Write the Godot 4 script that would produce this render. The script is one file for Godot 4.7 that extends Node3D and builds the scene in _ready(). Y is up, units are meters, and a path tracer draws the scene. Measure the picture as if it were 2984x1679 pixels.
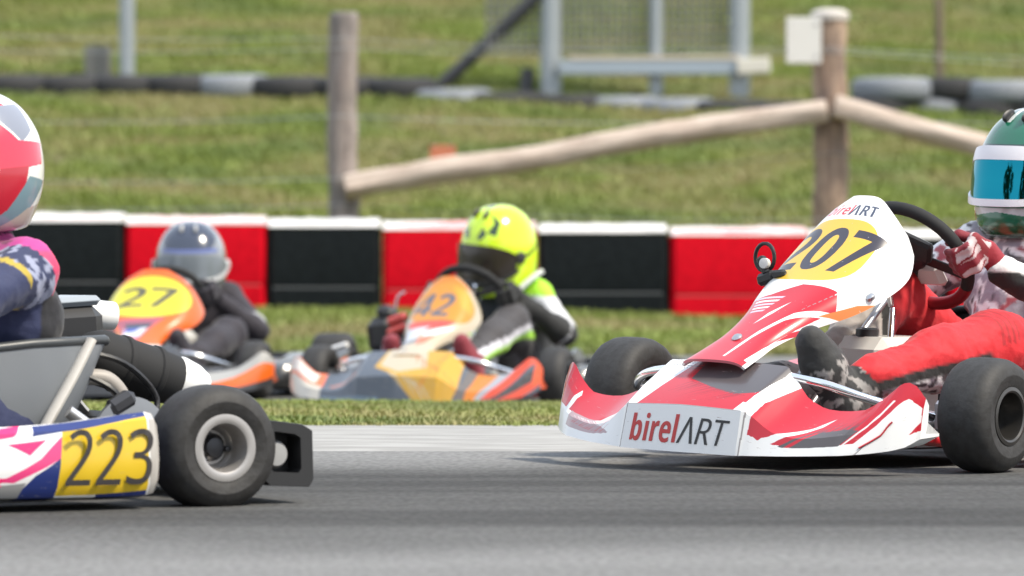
extends Node3D
# ---------------------------------------------------------------- mesh tools
class Mb:
	var p := PackedVector3Array()
	var uv := PackedVector2Array()
	var col := PackedColorArray()
	var ix := PackedInt32Array()
	var use_col := false
	func v(q: Vector3, t := Vector2.ZERO, c := Color.WHITE) -> int:
		p.append(q); uv.append(t); col.append(c)
		return p.size() - 1
	func tri(a: int, b: int, c: int) -> void:
		ix.append(a); ix.append(b); ix.append(c)
	func quad(a: int, b: int, c: int, d: int) -> void:
		tri(a, b, c); tri(a, c, d)
	# rows of equal length; cu closes across a row, cv closes over the rows
	func grid(rows: Array, cu := false, cv := false, uvs: Array = [], c := Color.WHITE) -> void:
		var base := p.size()
		var n: int = rows[0].size()
		var m := rows.size()
		for j in m:
			for i in n:
				var t: Vector2 = uvs[j][i] if uvs.size() > 0 else Vector2(float(i) / max(1, n - 1), float(j) / max(1, m - 1))
				v(rows[j][i], t, c)
		for j in (m if cv else m - 1):
			for i in (n if cu else n - 1):
				var a := base + j * n + i
				var b := base + j * n + (i + 1) % n
				var d := base + ((j + 1) % m) * n + i
				var e := base + ((j + 1) % m) * n + (i + 1) % n
				quad(a, b, e, d)
	func fan(ring: Array, c := Color.WHITE, rev := false, tuv := Vector2.ZERO) -> void:
		var m := Vector3.ZERO
		for q in ring: m += q
		m /= ring.size()
		var o := v(m, tuv, c)
		var b := p.size()
		for q in ring: v(q, tuv, c)
		for i in ring.size():
			var k := (i + 1) % ring.size()
			if rev: tri(o, b + k, b + i)
			else: tri(o, b + i, b + k)
	# tube along points; r is a number or an array of radii
	func tube(path: Array, r, sides := 10, caps := true, c := Color.WHITE, closed := false, flat := 1.0) -> void:
		var rows := []
		var n := path.size()
		var t0: Vector3 = (path[1] - path[0]).normalized()
		var up := Vector3.UP if abs(t0.y) < 0.9 else Vector3.RIGHT
		var side := t0.cross(up).normalized()
		for j in n:
			var a: Vector3 = path[(j - 1 + n) % n] if closed else path[max(0, j - 1)]
			var b: Vector3 = path[(j + 1) % n] if closed else path[min(n - 1, j + 1)]
			var t := (b - a).normalized()
			side = (side - t * side.dot(t)).normalized()
			var w := t.cross(side)
			var rr: float = r[j] if r is Array else r
			var row := []
			for i in sides:
				var g := TAU * i / sides
				row.append(path[j] + (side * cos(g) + w * sin(g) * flat) * rr)
			rows.append(row)
		grid(rows, true, closed, [], c)
		if caps and not closed:
			fan(rows[0], c, false)
			fan(rows[n - 1], c, true)
	# profile [[along, radius], ...] turned round axis through o
	func lathe(prof: Array, o: Vector3, axis: Vector3, seg := 32, closed := false, c := Color.WHITE, arc := TAU) -> void:
		var a := axis.normalized()
		var s := a.cross(Vector3.UP if abs(a.y) < 0.9 else Vector3.RIGHT).normalized()
		var w := a.cross(s)
		var rows := []
		for q in prof:
			var row := []
			for i in seg:
				var g := arc * i / seg
				row.append(o + a * q[0] + (s * cos(g) + w * sin(g)) * q[1])
			rows.append(row)
		grid(rows, true, closed, [], c)
		if not closed:
			if prof[0][1] > 0.0005: fan(rows[0], c, false)
			if prof[-1][1] > 0.0005: fan(rows[-1], c, true)
	# chamfered box
	func box(o: Vector3, size: Vector3, bev := 0.004, b := Basis.IDENTITY, c := Color.WHITE) -> void:
		var h := size * 0.5
		bev = min(bev, min(h.x, min(h.y, h.z)) * 0.95)
		var id := {}
		for sx in [-1, 1]:
			for sy in [-1, 1]:
				for sz in [-1, 1]:
					for k in 3:
						var q := Vector3(sx * (h.x - (0.0 if k == 0 else bev)), sy * (h.y - (0.0 if k == 1 else bev)), sz * (h.z - (0.0 if k == 2 else bev)))
						id[[sx, sy, sz, k]] = v(o + b * q, Vector2(q.x + q.z, q.y), c)
		for s in [-1, 1]:
			_q(id[[s, -1, -1, 0]], id[[s, 1, -1, 0]], id[[s, 1, 1, 0]], id[[s, -1, 1, 0]], s > 0)
			_q(id[[-1, s, -1, 1]], id[[-1, s, 1, 1]], id[[1, s, 1, 1]], id[[1, s, -1, 1]], s > 0)
			_q(id[[-1, -1, s, 2]], id[[1, -1, s, 2]], id[[1, 1, s, 2]], id[[-1, 1, s, 2]], s > 0)
		for a in [-1, 1]:
			for d in [-1, 1]:
				_q(id[[a, d, -1, 0]], id[[a, d, -1, 1]], id[[a, d, 1, 1]], id[[a, d, 1, 0]], a * d > 0)
				_q(id[[a, -1, d, 2]], id[[a, -1, d, 0]], id[[a, 1, d, 0]], id[[a, 1, d, 2]], a * d > 0)
				_q(id[[-1, a, d, 1]], id[[-1, a, d, 2]], id[[1, a, d, 2]], id[[1, a, d, 1]], a * d > 0)
				for e in [-1, 1]:
					if a * d * e > 0: tri(id[[a, d, e, 0]], id[[a, d, e, 2]], id[[a, d, e, 1]])
					else: tri(id[[a, d, e, 0]], id[[a, d, e, 1]], id[[a, d, e, 2]])
	func _q(a, b, c, d, f) -> void:
		if f: quad(a, d, c, b)
		else: quad(a, b, c, d)
	# a sheet with thickness: rows are the outer face, th is measured to the inner side along -normal
	func shell(rows: Array, th: float, uvs: Array = [], c := Color.WHITE) -> void:
		var m := rows.size()
		var n: int = rows[0].size()
		var inner := []
		for j in m:
			var row := []
			for i in n:
				var du: Vector3 = rows[j][min(n - 1, i + 1)] - rows[j][max(0, i - 1)]
				var dv: Vector3 = rows[min(m - 1, j + 1)][i] - rows[max(0, j - 1)][i]
				var nn := du.cross(dv).normalized()
				row.append(rows[j][i] - nn * th)
			inner.append(row)
		grid(rows, false, false, uvs, c)
		var b := p.size()
		for j in m:
			for i in n:
				v(inner[j][i], uvs[j][i] if uvs.size() > 0 else Vector2(float(i) / (n - 1), float(j) / (m - 1)), c)
		for j in m - 1:
			for i in n - 1:
				quad(b + j * n + i, b + (j + 1) * n + i, b + (j + 1) * n + i + 1, b + j * n + i + 1)
		var o := b - m * n
		for i in n - 1:
			quad(o + i, b + i, b + i + 1, o + i + 1)
			var k := (m - 1) * n + i
			quad(o + k, o + k + 1, b + k + 1, b + k)
		for j in m - 1:
			var l := j * n
			quad(o + l, o + l + n, b + l + n, b + l)
			var e := j * n + n - 1
			quad(o + e, b + e, b + e + n, o + e + n)
	# outline in a plane (points of a convex or simple polygon), extruded
	func slab(poly: PackedVector2Array, o: Vector3, ux: Vector3, uy: Vector3, depth: float, c := Color.WHITE, suv := 1.0) -> void:
		var nrm := ux.cross(uy).normalized()
		var tr := Geometry2D.triangulate_polygon(poly)
		for s in 2:
			var b := p.size()
			for q in poly:
				v(o + ux * q.x + uy * q.y + nrm * (depth * 0.5 if s == 0 else -depth * 0.5), q * suv, c)
			for k in tr.size() / 3:
				if s == 0: tri(b + tr[k * 3], b + tr[k * 3 + 1], b + tr[k * 3 + 2])
				else: tri(b + tr[k * 3], b + tr[k * 3 + 2], b + tr[k * 3 + 1])
		var b2 := p.size()
		for q in poly:
			v(o + ux * q.x + uy * q.y + nrm * depth * 0.5, q * suv, c)
			v(o + ux * q.x + uy * q.y - nrm * depth * 0.5, q * suv, c)
		var n := poly.size()
		for i in n:
			var k := (i + 1) % n
			quad(b2 + i * 2, b2 + i * 2 + 1, b2 + k * 2 + 1, b2 + k * 2)
	func add(o: Mb, t := Transform3D.IDENTITY) -> void:
		var b := p.size()
		for i in o.p.size():
			v(t * o.p[i], o.uv[i], o.col[i])
		for i in o.ix: ix.append(b + i)
	func paint(c: Color) -> Mb:
		for i in col.size(): col[i] = c
		use_col = true
		return self
	func _volume(ts) -> void:
		var cen := p[ix[ts[0] * 3]]
		var vol := 0.0
		for t in ts:
			vol += (p[ix[t * 3]] - cen).dot((p[ix[t * 3 + 1]] - cen).cross(p[ix[t * 3 + 2]] - cen))
		if vol > 0:  # faces run clockwise seen from outside
			for t in ts: _flip(t)
	func _flip(t: int) -> void:
		var x := ix[t * 3 + 1]
		ix[t * 3 + 1] = ix[t * 3 + 2]
		ix[t * 3 + 2] = x
	func _orient(wid: PackedInt32Array, nt: int, nw: int) -> void:
		var edge := {}
		for t in nt:
			for k in 3:
				var a := wid[ix[t * 3 + k]]
				var b := wid[ix[t * 3 + (k + 1) % 3]]
				if a == b: continue
				var key := (min(a, b) as int) * nw + (max(a, b) as int)
				if edge.has(key): edge[key].append(t)
				else: edge[key] = [t]
		var seen := PackedByteArray()
		seen.resize(nt)
		for s in nt:
			if seen[s]: continue
			seen[s] = 1
			var comp := [s]
			var at := 0
			while at < comp.size():
				var t: int = comp[at]
				at += 1
				for k in 3:
					var a := wid[ix[t * 3 + k]]
					var b := wid[ix[t * 3 + (k + 1) % 3]]
					if a == b: continue
					for o in edge[(min(a, b) as int) * nw + (max(a, b) as int)]:
						if seen[o]: continue
						seen[o] = 1
						for m in 3:
							if wid[ix[o * 3 + m]] == a and wid[ix[o * 3 + (m + 1) % 3]] == b:
								_flip(o)
								break
						comp.append(o)
			_volume(comp)
	# crease < 0: fully smooth over shared indices; else corners smoothed below that angle
	func mesh(crease := 38.0, orient := true) -> ArrayMesh:
		var nt := ix.size() / 3
		if orient and crease < 0:
			_volume(range(nt))
		var a := []
		a.resize(Mesh.ARRAY_MAX)
		if crease < 0:
			var nn := PackedVector3Array()
			nn.resize(p.size())
			for t in nt:
				var i := ix[t * 3]
				var j := ix[t * 3 + 1]
				var k := ix[t * 3 + 2]
				var f := (p[k] - p[i]).cross(p[j] - p[i])
				nn[i] += f; nn[j] += f; nn[k] += f
			for i in nn.size(): nn[i] = nn[i].normalized()
			a[Mesh.ARRAY_VERTEX] = p
			a[Mesh.ARRAY_NORMAL] = nn
			a[Mesh.ARRAY_TEX_UV] = uv
			if use_col: a[Mesh.ARRAY_COLOR] = col
			a[Mesh.ARRAY_INDEX] = ix
		else:
			var weld := {}
			var wid := PackedInt32Array()
			wid.resize(p.size())
			for i in p.size():
				var key := Vector3i((p[i] * 20000.0).round())
				if not weld.has(key): weld[key] = weld.size()
				wid[i] = weld[key]
			if orient: _orient(wid, nt, weld.size())
			var adj := []
			adj.resize(weld.size())
			var fn := PackedVector3Array()
			fn.resize(nt)
			for t in nt:
				fn[t] = (p[ix[t * 3 + 2]] - p[ix[t * 3]]).cross(p[ix[t * 3 + 1]] - p[ix[t * 3]])
				for k in 3:
					var w := wid[ix[t * 3 + k]]
					if adj[w] == null: adj[w] = []
					adj[w].append(t)
			var cc := cos(deg_to_rad(crease))
			var P := PackedVector3Array()
			var N := PackedVector3Array()
			var U := PackedVector2Array()
			var C := PackedColorArray()
			for t in nt:
				var f := fn[t]
				if f.length_squared() < 1e-20: continue
				var fu := f.normalized()
				for k in 3:
					var i := ix[t * 3 + k]
					var s := Vector3.ZERO
					for o in adj[wid[i]]:
						var g: Vector3 = fn[o]
						if g.normalized().dot(fu) >= cc: s += g
					P.append(p[i]); N.append(s.normalized()); U.append(uv[i]); C.append(col[i])
			a[Mesh.ARRAY_VERTEX] = P
			a[Mesh.ARRAY_NORMAL] = N
			a[Mesh.ARRAY_TEX_UV] = U
			if use_col: a[Mesh.ARRAY_COLOR] = C
		var am := ArrayMesh.new()
		am.add_surface_from_arrays(Mesh.PRIMITIVE_TRIANGLES, a)
		return am

# smooth curve through points
func curve(pts: Array, per := 6, closed := false) -> Array:
	var out := []
	var n := pts.size()
	for j in (n if closed else n - 1):
		var a: Vector3 = pts[(j - 1 + n) % n] if closed else pts[max(0, j - 1)]
		var b: Vector3 = pts[j]
		var c: Vector3 = pts[(j + 1) % n]
		var d: Vector3 = pts[(j + 2) % n] if closed else pts[min(n - 1, j + 2)]
		for i in per: out.append(b.cubic_interpolate(c, a, d, float(i) / per))
	if not closed: out.append(pts[n - 1])
	return out

# table lookup: [[x, a, b, ...], ...] smooth between rows
func table(t: Array, x: float) -> Array:
	if x <= t[0][0]: return t[0].slice(1)
	for j in t.size() - 1:
		if x <= t[j + 1][0]:
			var w: float = (x - t[j][0]) / (t[j + 1][0] - t[j][0])
			var o := []
			for k in range(1, t[j].size()):
				o.append(cubic_interpolate(t[j][k], t[j + 1][k], t[max(0, j - 1)][k], t[min(t.size() - 1, j + 2)][k], w))
			return o
	return t[-1].slice(1)

# ---------------------------------------------------------------- nodes
var taken := {}
func numbered(called: String) -> String:
	var k: int = taken.get(called, 0)
	taken[called] = k + 1
	return called if k == 0 else "%s_%03d" % [called, k]
func tag(o: Node3D, label: String, category: String, group := "", kind := "") -> Node3D:
	if label: o.set_meta("label", label)
	if category: o.set_meta("category", category)
	if group: o.set_meta("group", group)
	if kind: o.set_meta("kind", kind)
	return o
func thing(called: String, label: String, category: String, at := Transform3D.IDENTITY, group := "") -> Node3D:
	var o := Node3D.new()
	o.name = numbered(called)
	add_child(o)
	o.transform = at
	return tag(o, label, category, group)
func part(called: String, m: Mesh, mt: Material, parent: Node3D, at := Transform3D.IDENTITY) -> MeshInstance3D:
	var o := MeshInstance3D.new()
	o.name = called
	o.mesh = m
	o.material_override = mt
	o.transform = at
	parent.add_child(o, true)
	return o
func solo(called: String, m: Mesh, mt: Material, label: String, category: String, at := Transform3D.IDENTITY, group := "") -> MeshInstance3D:
	var o := part(numbered(called), m, mt, self, at)
	tag(o, label, category, group)
	return o

# ---------------------------------------------------------------- materials
func lin(r: float, g: float, b: float) -> Color:
	return Color(r, g, b).linear_to_srgb()
func mat(c: Color, rough := 0.6, metal := 0.0, coat := 0.0) -> StandardMaterial3D:
	var m := StandardMaterial3D.new()
	m.albedo_color = c.linear_to_srgb()
	m.roughness = rough
	m.metallic = metal
	if coat > 0:
		m.clearcoat_enabled = true
		m.clearcoat = coat
		m.clearcoat_roughness = 0.12
	return m
func vmat(rough := 0.7, rim := 0.0) -> StandardMaterial3D:
	var m := StandardMaterial3D.new()
	m.vertex_color_use_as_albedo = true
	m.roughness = rough
	if rim > 0:
		m.rim_enabled = true
		m.rim = rim
	return m
func tmat(img: Image, rough := 0.35, coat := 0.0) -> StandardMaterial3D:
	var m := StandardMaterial3D.new()
	m.albedo_texture = ImageTexture.create_from_image(img)
	m.roughness = rough
	if coat > 0:
		m.clearcoat_enabled = true
		m.clearcoat = coat
		m.clearcoat_roughness = 0.1
	return m
func noise(freq: float, seed_ := 1, oct := 4, kind := FastNoiseLite.TYPE_SIMPLEX_SMOOTH) -> FastNoiseLite:
	var n := FastNoiseLite.new()
	n.seed = seed_
	n.frequency = freq
	n.noise_type = kind
	n.fractal_octaves = oct
	return n
func noise_tex(n: FastNoiseLite, lo: Color, hi: Color, size := 512, a := 0.0, b := 1.0) -> NoiseTexture2D:
	var t := NoiseTexture2D.new()
	t.width = size; t.height = size
	t.seamless = true
	t.noise = n
	var g := Gradient.new()
	g.set_color(0, lo.linear_to_srgb()); g.set_color(1, hi.linear_to_srgb())
	g.set_offset(0, a); g.set_offset(1, b)
	t.color_ramp = g
	return t
func bump(m: StandardMaterial3D, freq: float, strength: float, scale := 1.0, seed_ := 3) -> StandardMaterial3D:
	var t := NoiseTexture2D.new()
	t.width = 256; t.height = 256
	t.seamless = true
	t.noise = noise(freq, seed_)
	t.as_normal_map = true
	t.bump_strength = strength
	m.normal_enabled = true
	m.normal_texture = t
	m.uv1_triplanar = true
	m.uv1_scale = Vector3.ONE * scale
	return m

# ---------------------------------------------------------------- flat print
func sheet(w: int, h: int, c: Color) -> Image:
	var im := Image.create(w, h, false, Image.FORMAT_RGBA8)
	im.fill(c.linear_to_srgb())
	return im
# filled outline, points in 0..1
func ink(im: Image, pts: Array, c: Color) -> void:
	var w := im.get_width()
	var h := im.get_height()
	var cs := c.linear_to_srgb()
	var lo := 1e9
	var hi := -1e9
	for q in pts:
		lo = min(lo, q[1]); hi = max(hi, q[1])
	for y in range(max(0, int(lo * h)), min(h, int(hi * h) + 1)):
		var xs := []
		var fy := (y + 0.5) / h
		for i in pts.size():
			var a = pts[i]
			var b = pts[(i + 1) % pts.size()]
			if (a[1] <= fy) != (b[1] <= fy):
				xs.append(a[0] + (fy - a[1]) / (b[1] - a[1]) * (b[0] - a[0]))
		xs.sort()
		for k in xs.size() / 2:
			var x0 := int(round(xs[k * 2] * w))
			var x1 := int(round(xs[k * 2 + 1] * w))
			if x1 > x0: im.fill_rect(Rect2i(x0, y, x1 - x0, 1), cs)
func ink_oval(im: Image, x: float, y: float, rx: float, ry: float, c: Color, e := 2.0) -> void:
	var pts := []
	for i in 48:
		var g := TAU * i / 48
		pts.append([x + rx * sign(cos(g)) * pow(abs(cos(g)), 2.0 / e), y + ry * sign(sin(g)) * pow(abs(sin(g)), 2.0 / e)])
	ink(im, pts, c)
# brush streaks: thin slivers thrown off an edge from a to b, pointing along dir
func ink_brush(im: Image, a: Array, b: Array, dir: Array, n: int, c: Color, sd: int) -> void:
	var r := RandomNumberGenerator.new()
	r.seed = sd
	for i in n:
		var t := r.randf()
		var x: float = lerp(a[0], b[0], t)
		var y: float = lerp(a[1], b[1], t)
		var l := pow(r.randf(), 1.6)
		var ww := r.randf_range(0.002, 0.010)
		ink(im, [[x - ww * dir[1], y + ww * dir[0]], [x + ww * dir[1], y - ww * dir[0]], [x + dir[0] * l + ww * dir[1] * 0.2, y + dir[1] * l - ww * dir[0] * 0.2], [x + dir[0] * l, y + dir[1] * l]], c)
# scuffs and specks of dirt
func ink_scuff(im: Image, n: int, c: Color, sd: int, big := 0.02) -> void:
	var r := RandomNumberGenerator.new()
	r.seed = sd
	for i in n:
		var x := r.randf()
		var y := r.randf()
		var l := r.randf_range(0.002, big)
		var t := r.randf_range(0.0006, 0.0022)
		var g := r.randf_range(-0.5, 0.5)
		ink(im, [[x, y], [x + l, y + l * g], [x + l, y + l * g + t], [x, y + t * 1.5]], c)
# letters printed into a sheet: centre, height and width of one em as shares of the sheet
func ink_text(im: Image, text: String, cx: float, cy: float, eh: float, ew: float, c: Color, shear := 0.0, bold := true) -> void:
	var m := letters(text, func(x, y, z): return Vector3(cx + x * ew, cy - y * eh, z), shear, bold)
	for t in m.ix.size() / 3:
		var a := m.p[m.ix[t * 3]]
		var b := m.p[m.ix[t * 3 + 1]]
		var d := m.p[m.ix[t * 3 + 2]]
		if a.z > 0.01 and b.z > 0.01 and d.z > 0.01: ink(im, [[a.x, a.y], [b.x, b.y], [d.x, d.y]], c)
# lettering as a mesh: letters laid in x,y (height 1, centred), then bent by where(x, y, z) -> Vector3
func letters(text: String, where: Callable, shear := 0.0, bold := true, font_name := "Droid Sans", widen := 1.0) -> Mb:
	var f := SystemFont.new()
	f.font_names = PackedStringArray([font_name])
	if bold: f.font_weight = 700
	var tm := TextMesh.new()
	tm.font = f
	tm.text = text
	tm.font_size = 64
	tm.pixel_size = 1.0 / 47.0
	tm.depth = 0.12
	tm.curve_step = 1.0
	var a := tm.get_mesh_arrays()
	var m := Mb.new()
	var vs: PackedVector3Array = a[Mesh.ARRAY_VERTEX]
	for q in vs:
		m.v(where.call((q.x + q.y * shear) * widen, q.y, q.z))
	if a[Mesh.ARRAY_INDEX] != null and a[Mesh.ARRAY_INDEX].size() > 0:
		for i in a[Mesh.ARRAY_INDEX]: m.ix.append(i)
	else:
		for i in vs.size(): m.ix.append(i)
	return m

# ---------------------------------------------------------------- soft bodies
# bones: [a, b, radius at a, radius at b, tag]
func body(mb: Mb, bones: Array, cell: float, soft: float, tint: Callable, fold: FastNoiseLite = null, fold_amp := 0.0) -> void:
	var lo := Vector3(1e9, 1e9, 1e9)
	var hi := -lo
	for b in bones:
		var r: float = max(b[2], b[3]) + soft * 3.0 + cell * 2
		lo = lo.min(b[0] - Vector3.ONE * r).min(b[1] - Vector3.ONE * r)
		hi = hi.max(b[0] + Vector3.ONE * r).max(b[1] + Vector3.ONE * r)
	var n := Vector3i(((hi - lo) / cell).ceil()) + Vector3i.ONE
	var sx := 1
	var sy := n.x
	var sz := n.x * n.y
	var field := PackedFloat32Array()
	field.resize(n.x * n.y * n.z)
	var best := PackedFloat32Array()
	best.resize(field.size())
	var who := PackedByteArray()
	who.resize(field.size())
	var k := 1.0 / soft
	for bi in bones.size():
		var b = bones[bi]
		var A: Vector3 = b[0]
		var ab: Vector3 = b[1] - A
		var l2: float = max(ab.length_squared(), 1e-9)
		var ra: float = b[2]
		var rb: float = b[3]
		var m: float = max(ra, rb) + soft * 3.0
		var c0 := Vector3i(((A.min(b[1]) - Vector3.ONE * m - lo) / cell).floor()).clamp(Vector3i.ZERO, n - Vector3i.ONE)
		var c1 := Vector3i(((A.max(b[1]) + Vector3.ONE * m - lo) / cell).ceil()).clamp(Vector3i.ZERO, n - Vector3i.ONE)
		for z in range(c0.z, c1.z + 1):
			for y in range(c0.y, c1.y + 1):
				var at := z * sz + y * sy + c0.x
				var q := lo + Vector3(c0.x, y, z) * cell - A
				for x in range(c0.x, c1.x + 1):
					var t := clampf(q.dot(ab) / l2, 0.0, 1.0)
					var d := (q - ab * t).length() - (ra + (rb - ra) * t)
					if d < soft * 3.0:
						var e := exp(-d * k)
						field[at] += e
						if e > best[at]:
							best[at] = e
							who[at] = bi
					at += 1
					q.x += cell
	var idx := {}
	var base := mb.p.size()
	var off := [0, sx, sy, sx + sy, sz, sx + sz, sy + sz, sx + sy + sz]
	var edges := [[0, 1], [2, 3], [4, 5], [6, 7], [0, 2], [1, 3], [4, 6], [5, 7], [0, 4], [1, 5], [2, 6], [3, 7]]
	var corner := [Vector3(0, 0, 0), Vector3(1, 0, 0), Vector3(0, 1, 0), Vector3(1, 1, 0), Vector3(0, 0, 1), Vector3(1, 0, 1), Vector3(0, 1, 1), Vector3(1, 1, 1)]
	for z in n.z - 1:
		for y in n.y - 1:
			var at := z * sz + y * sy
			for x in n.x - 1:
				var f0 := field[at] > 1.0
				if f0 != (field[at + sx + sy + sz] > 1.0) or f0 != (field[at + sx] > 1.0) or f0 != (field[at + sy] > 1.0) or f0 != (field[at + sz] > 1.0) or f0 != (field[at + sx + sy] > 1.0) or f0 != (field[at + sx + sz] > 1.0) or f0 != (field[at + sy + sz] > 1.0):
					var s := Vector3.ZERO
					var c := 0
					for e in edges:
						var va := -log(field[at + off[e[0]]] + 1e-6)
						var vb := -log(field[at + off[e[1]]] + 1e-6)
						if (va < 0) != (vb < 0):
							s += corner[e[0]].lerp(corner[e[1]], va / (va - vb))
							c += 1
					var w := who[at]
					var pos := lo + (Vector3(x, y, z) + s / c) * cell
					if best[at] == 0.0:
						for o in off:
							if best[at + o] > 0.0:
								w = who[at + o]
								break
					idx[at] = mb.v(pos, Vector2.ZERO, Color.WHITE)
					mb.col[-1] = Color(w, 0, 0)
				at += 1
	for at in idx:
		var f0 := field[at] > 1.0
		# edge along x: cells around in y,z
		if f0 != (field[at + sx] > 1.0) and idx.has(at - sy) and idx.has(at - sz) and idx.has(at - sy - sz):
			_face(mb, idx[at], idx[at - sy], idx[at - sy - sz], idx[at - sz], f0)
		if f0 != (field[at + sy] > 1.0) and idx.has(at - sx) and idx.has(at - sz) and idx.has(at - sx - sz):
			_face(mb, idx[at], idx[at - sz], idx[at - sx - sz], idx[at - sx], f0)
		if f0 != (field[at + sz] > 1.0) and idx.has(at - sx) and idx.has(at - sy) and idx.has(at - sx - sy):
			_face(mb, idx[at], idx[at - sx], idx[at - sx - sy], idx[at - sy], f0)
	var nn := {}
	if fold:
		var acc := PackedVector3Array()
		acc.resize(mb.p.size() - base)
		for t in mb.ix.size() / 3:
			var i := mb.ix[t * 3]
			if i < base: continue
			var j := mb.ix[t * 3 + 1]
			var l := mb.ix[t * 3 + 2]
			var f := (mb.p[l] - mb.p[i]).cross(mb.p[j] - mb.p[i])
			acc[i - base] += f; acc[j - base] += f; acc[l - base] += f
		for i in acc.size():
			var q := mb.p[base + i]
			var w: float = fold.get_noise_3d(q.x, q.y, q.z)
			mb.p[base + i] = q + acc[i].normalized() * w * fold_amp
	for i in range(base, mb.p.size()):
		var w := int(round(mb.col[i].r))
		mb.col[i] = tint.call(mb.p[i], bones[w][4])
	mb.use_col = true
func _face(mb: Mb, a: int, b: int, c: int, d: int, f: bool) -> void:
	if f: mb.quad(a, d, c, b)
	else: mb.quad(a, b, c, d)
# ---------------------------------------------------------------- the place
const FPX := 15600.0     # focal length in photograph pixels
const EYE := 0.5         # camera height above the racing line
const HOR := 760.0       # row of the horizon
func W(px: float, py: float, d: float) -> Vector3:
	return Vector3((px - 1492.0) / FPX * d, EYE - (py - HOR) / FPX * d, -d)
var hilln := noise(0.35, 11, 3)
func ground(x: float, d: float) -> float:
	var h := 0.0
	if d < 14.8: h = 0.015 * (max(d, 3.0) - 12.6)
	elif d < 18.6: h = table([[14.8, 0.033], [15.3, 0.040], [16.5, 0.036], [17.8, 0.012], [18.6, -0.075]], d)[0]
	elif d < 25.0: h = lerp(-0.075, 0.05, (d - 18.6) / 6.4)
	elif d < 29.0: h = lerp(0.05, 0.27, (d - 25.0) / 4.0)
	else: h = 0.27 + 0.15 * (min(d, 70.0) - 29.0) + 0.04 * max(0.0, d - 70.0)
	if d > 25.0: h -= 0.02 * clampf(x, -12, 12) * clampf((d - 25.0) / 3.0, 0, 1)
	if d > 29.0: h += hilln.get_noise_2d(x, d) * 0.05 * clampf((d - 29.0) / 4.0, 0, 1)
	return h
func hill_at(px: float, py: float) -> Vector3:
	var d := 29.5
	while d < 70.0:
		var x := (px - 1492.0) / FPX * d
		if HOR - (ground(x, d) - EYE) * FPX / d <= py: break
		d += 0.05
	var xx := (px - 1492.0) / FPX * d
	return Vector3(xx, ground(xx, d), -d)
func on_ground(x: float, d: float, dy := 0.0) -> Vector3:
	return Vector3(x, ground(x, d) + dy, -d)

func build_view() -> void:
	var cam := Camera3D.new()
	cam.name = "camera"
	add_child(cam)
	cam.position = Vector3(0, EYE, 0)
	cam.rotation.x = -atan((839.5 - HOR) / FPX)
	var lens := CameraAttributesPhysical.new()
	lens.frustum_focal_length = 12.0 / (839.5 / FPX)
	lens.frustum_focus_distance = 12.8
	lens.exposure_aperture = 5.6
	lens.frustum_near = 0.1
	lens.frustum_far = 900.0
	cam.attributes = lens
	cam.current = true
	var env := Environment.new()
	env.background_mode = Environment.BG_SKY
	var sky := Sky.new()
	var sm := ProceduralSkyMaterial.new()
	sm.sky_top_color = Color(0.74, 0.79, 0.86)
	sm.sky_horizon_color = Color(0.90, 0.91, 0.92)
	sm.ground_horizon_color = Color(0.45, 0.46, 0.40)
	sm.ground_bottom_color = Color(0.25, 0.26, 0.22)
	sm.sky_curve = 0.2
	sm.energy_multiplier = 1.0
	sky.sky_material = sm
	env.sky = sky
	env.tonemap_mode = Environment.TONE_MAPPER_LINEAR
	env.tonemap_exposure = 2.0
	env.sdfgi_enabled = true
	env.ssao_enabled = true
	env.ssil_enabled = true
	var we := WorldEnvironment.new()
	we.name = "world_environment"
	we.environment = env
	add_child(we)
	var sun := DirectionalLight3D.new()
	sun.name = "sun"
	sun.light_energy = 0.85
	sun.light_angular_distance = 9.0
	sun.light_color = Color(1.0, 0.96, 0.89)
	sun.shadow_enabled = true
	add_child(sun)
	sun.look_at_from_position(Vector3(4.5, 6.5, 2.5), Vector3.ZERO)

func ground_strip(called: String, d0: float, d1: float, step: float, lift: float, mt: Material, x0 := -80.0, x1 := 80.0, dx := 1.0, uvx := 0.05, dip := 0.0) -> MeshInstance3D:
	var rows := []
	var uvs := []
	var nd := int(ceil((d1 - d0) / step))
	var xs := []
	var x := x0
	while x < x1 - 0.01:
		xs.append(x)
		x += dx * (1.0 if abs(x) < 12 else 6.0)
	xs.append(x1)
	for j in nd + 1:
		var d: float = lerp(d0, d1, float(j) / nd)
		var r := []
		var u := []
		for xx in xs:
			r.append(Vector3(xx, ground(xx, d) + lift - (dip if j == 0 else 0.0), -d))
			u.append(Vector2(xx * uvx, float(j) / nd))
		rows.append(r)
		uvs.append(u)
	var mb := Mb.new()
	mb.grid(rows, false, false, uvs)
	# faces up
	var a := mb.ix[0]
	if (mb.p[mb.ix[2]] - mb.p[a]).cross(mb.p[mb.ix[1]] - mb.p[a]).y < 0:
		for t in mb.ix.size() / 3: mb._flip(t)
	var o := part(called, mb.mesh(-1.0, false), mt, self)
	o.set_meta("kind", "structure")
	return o

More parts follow.
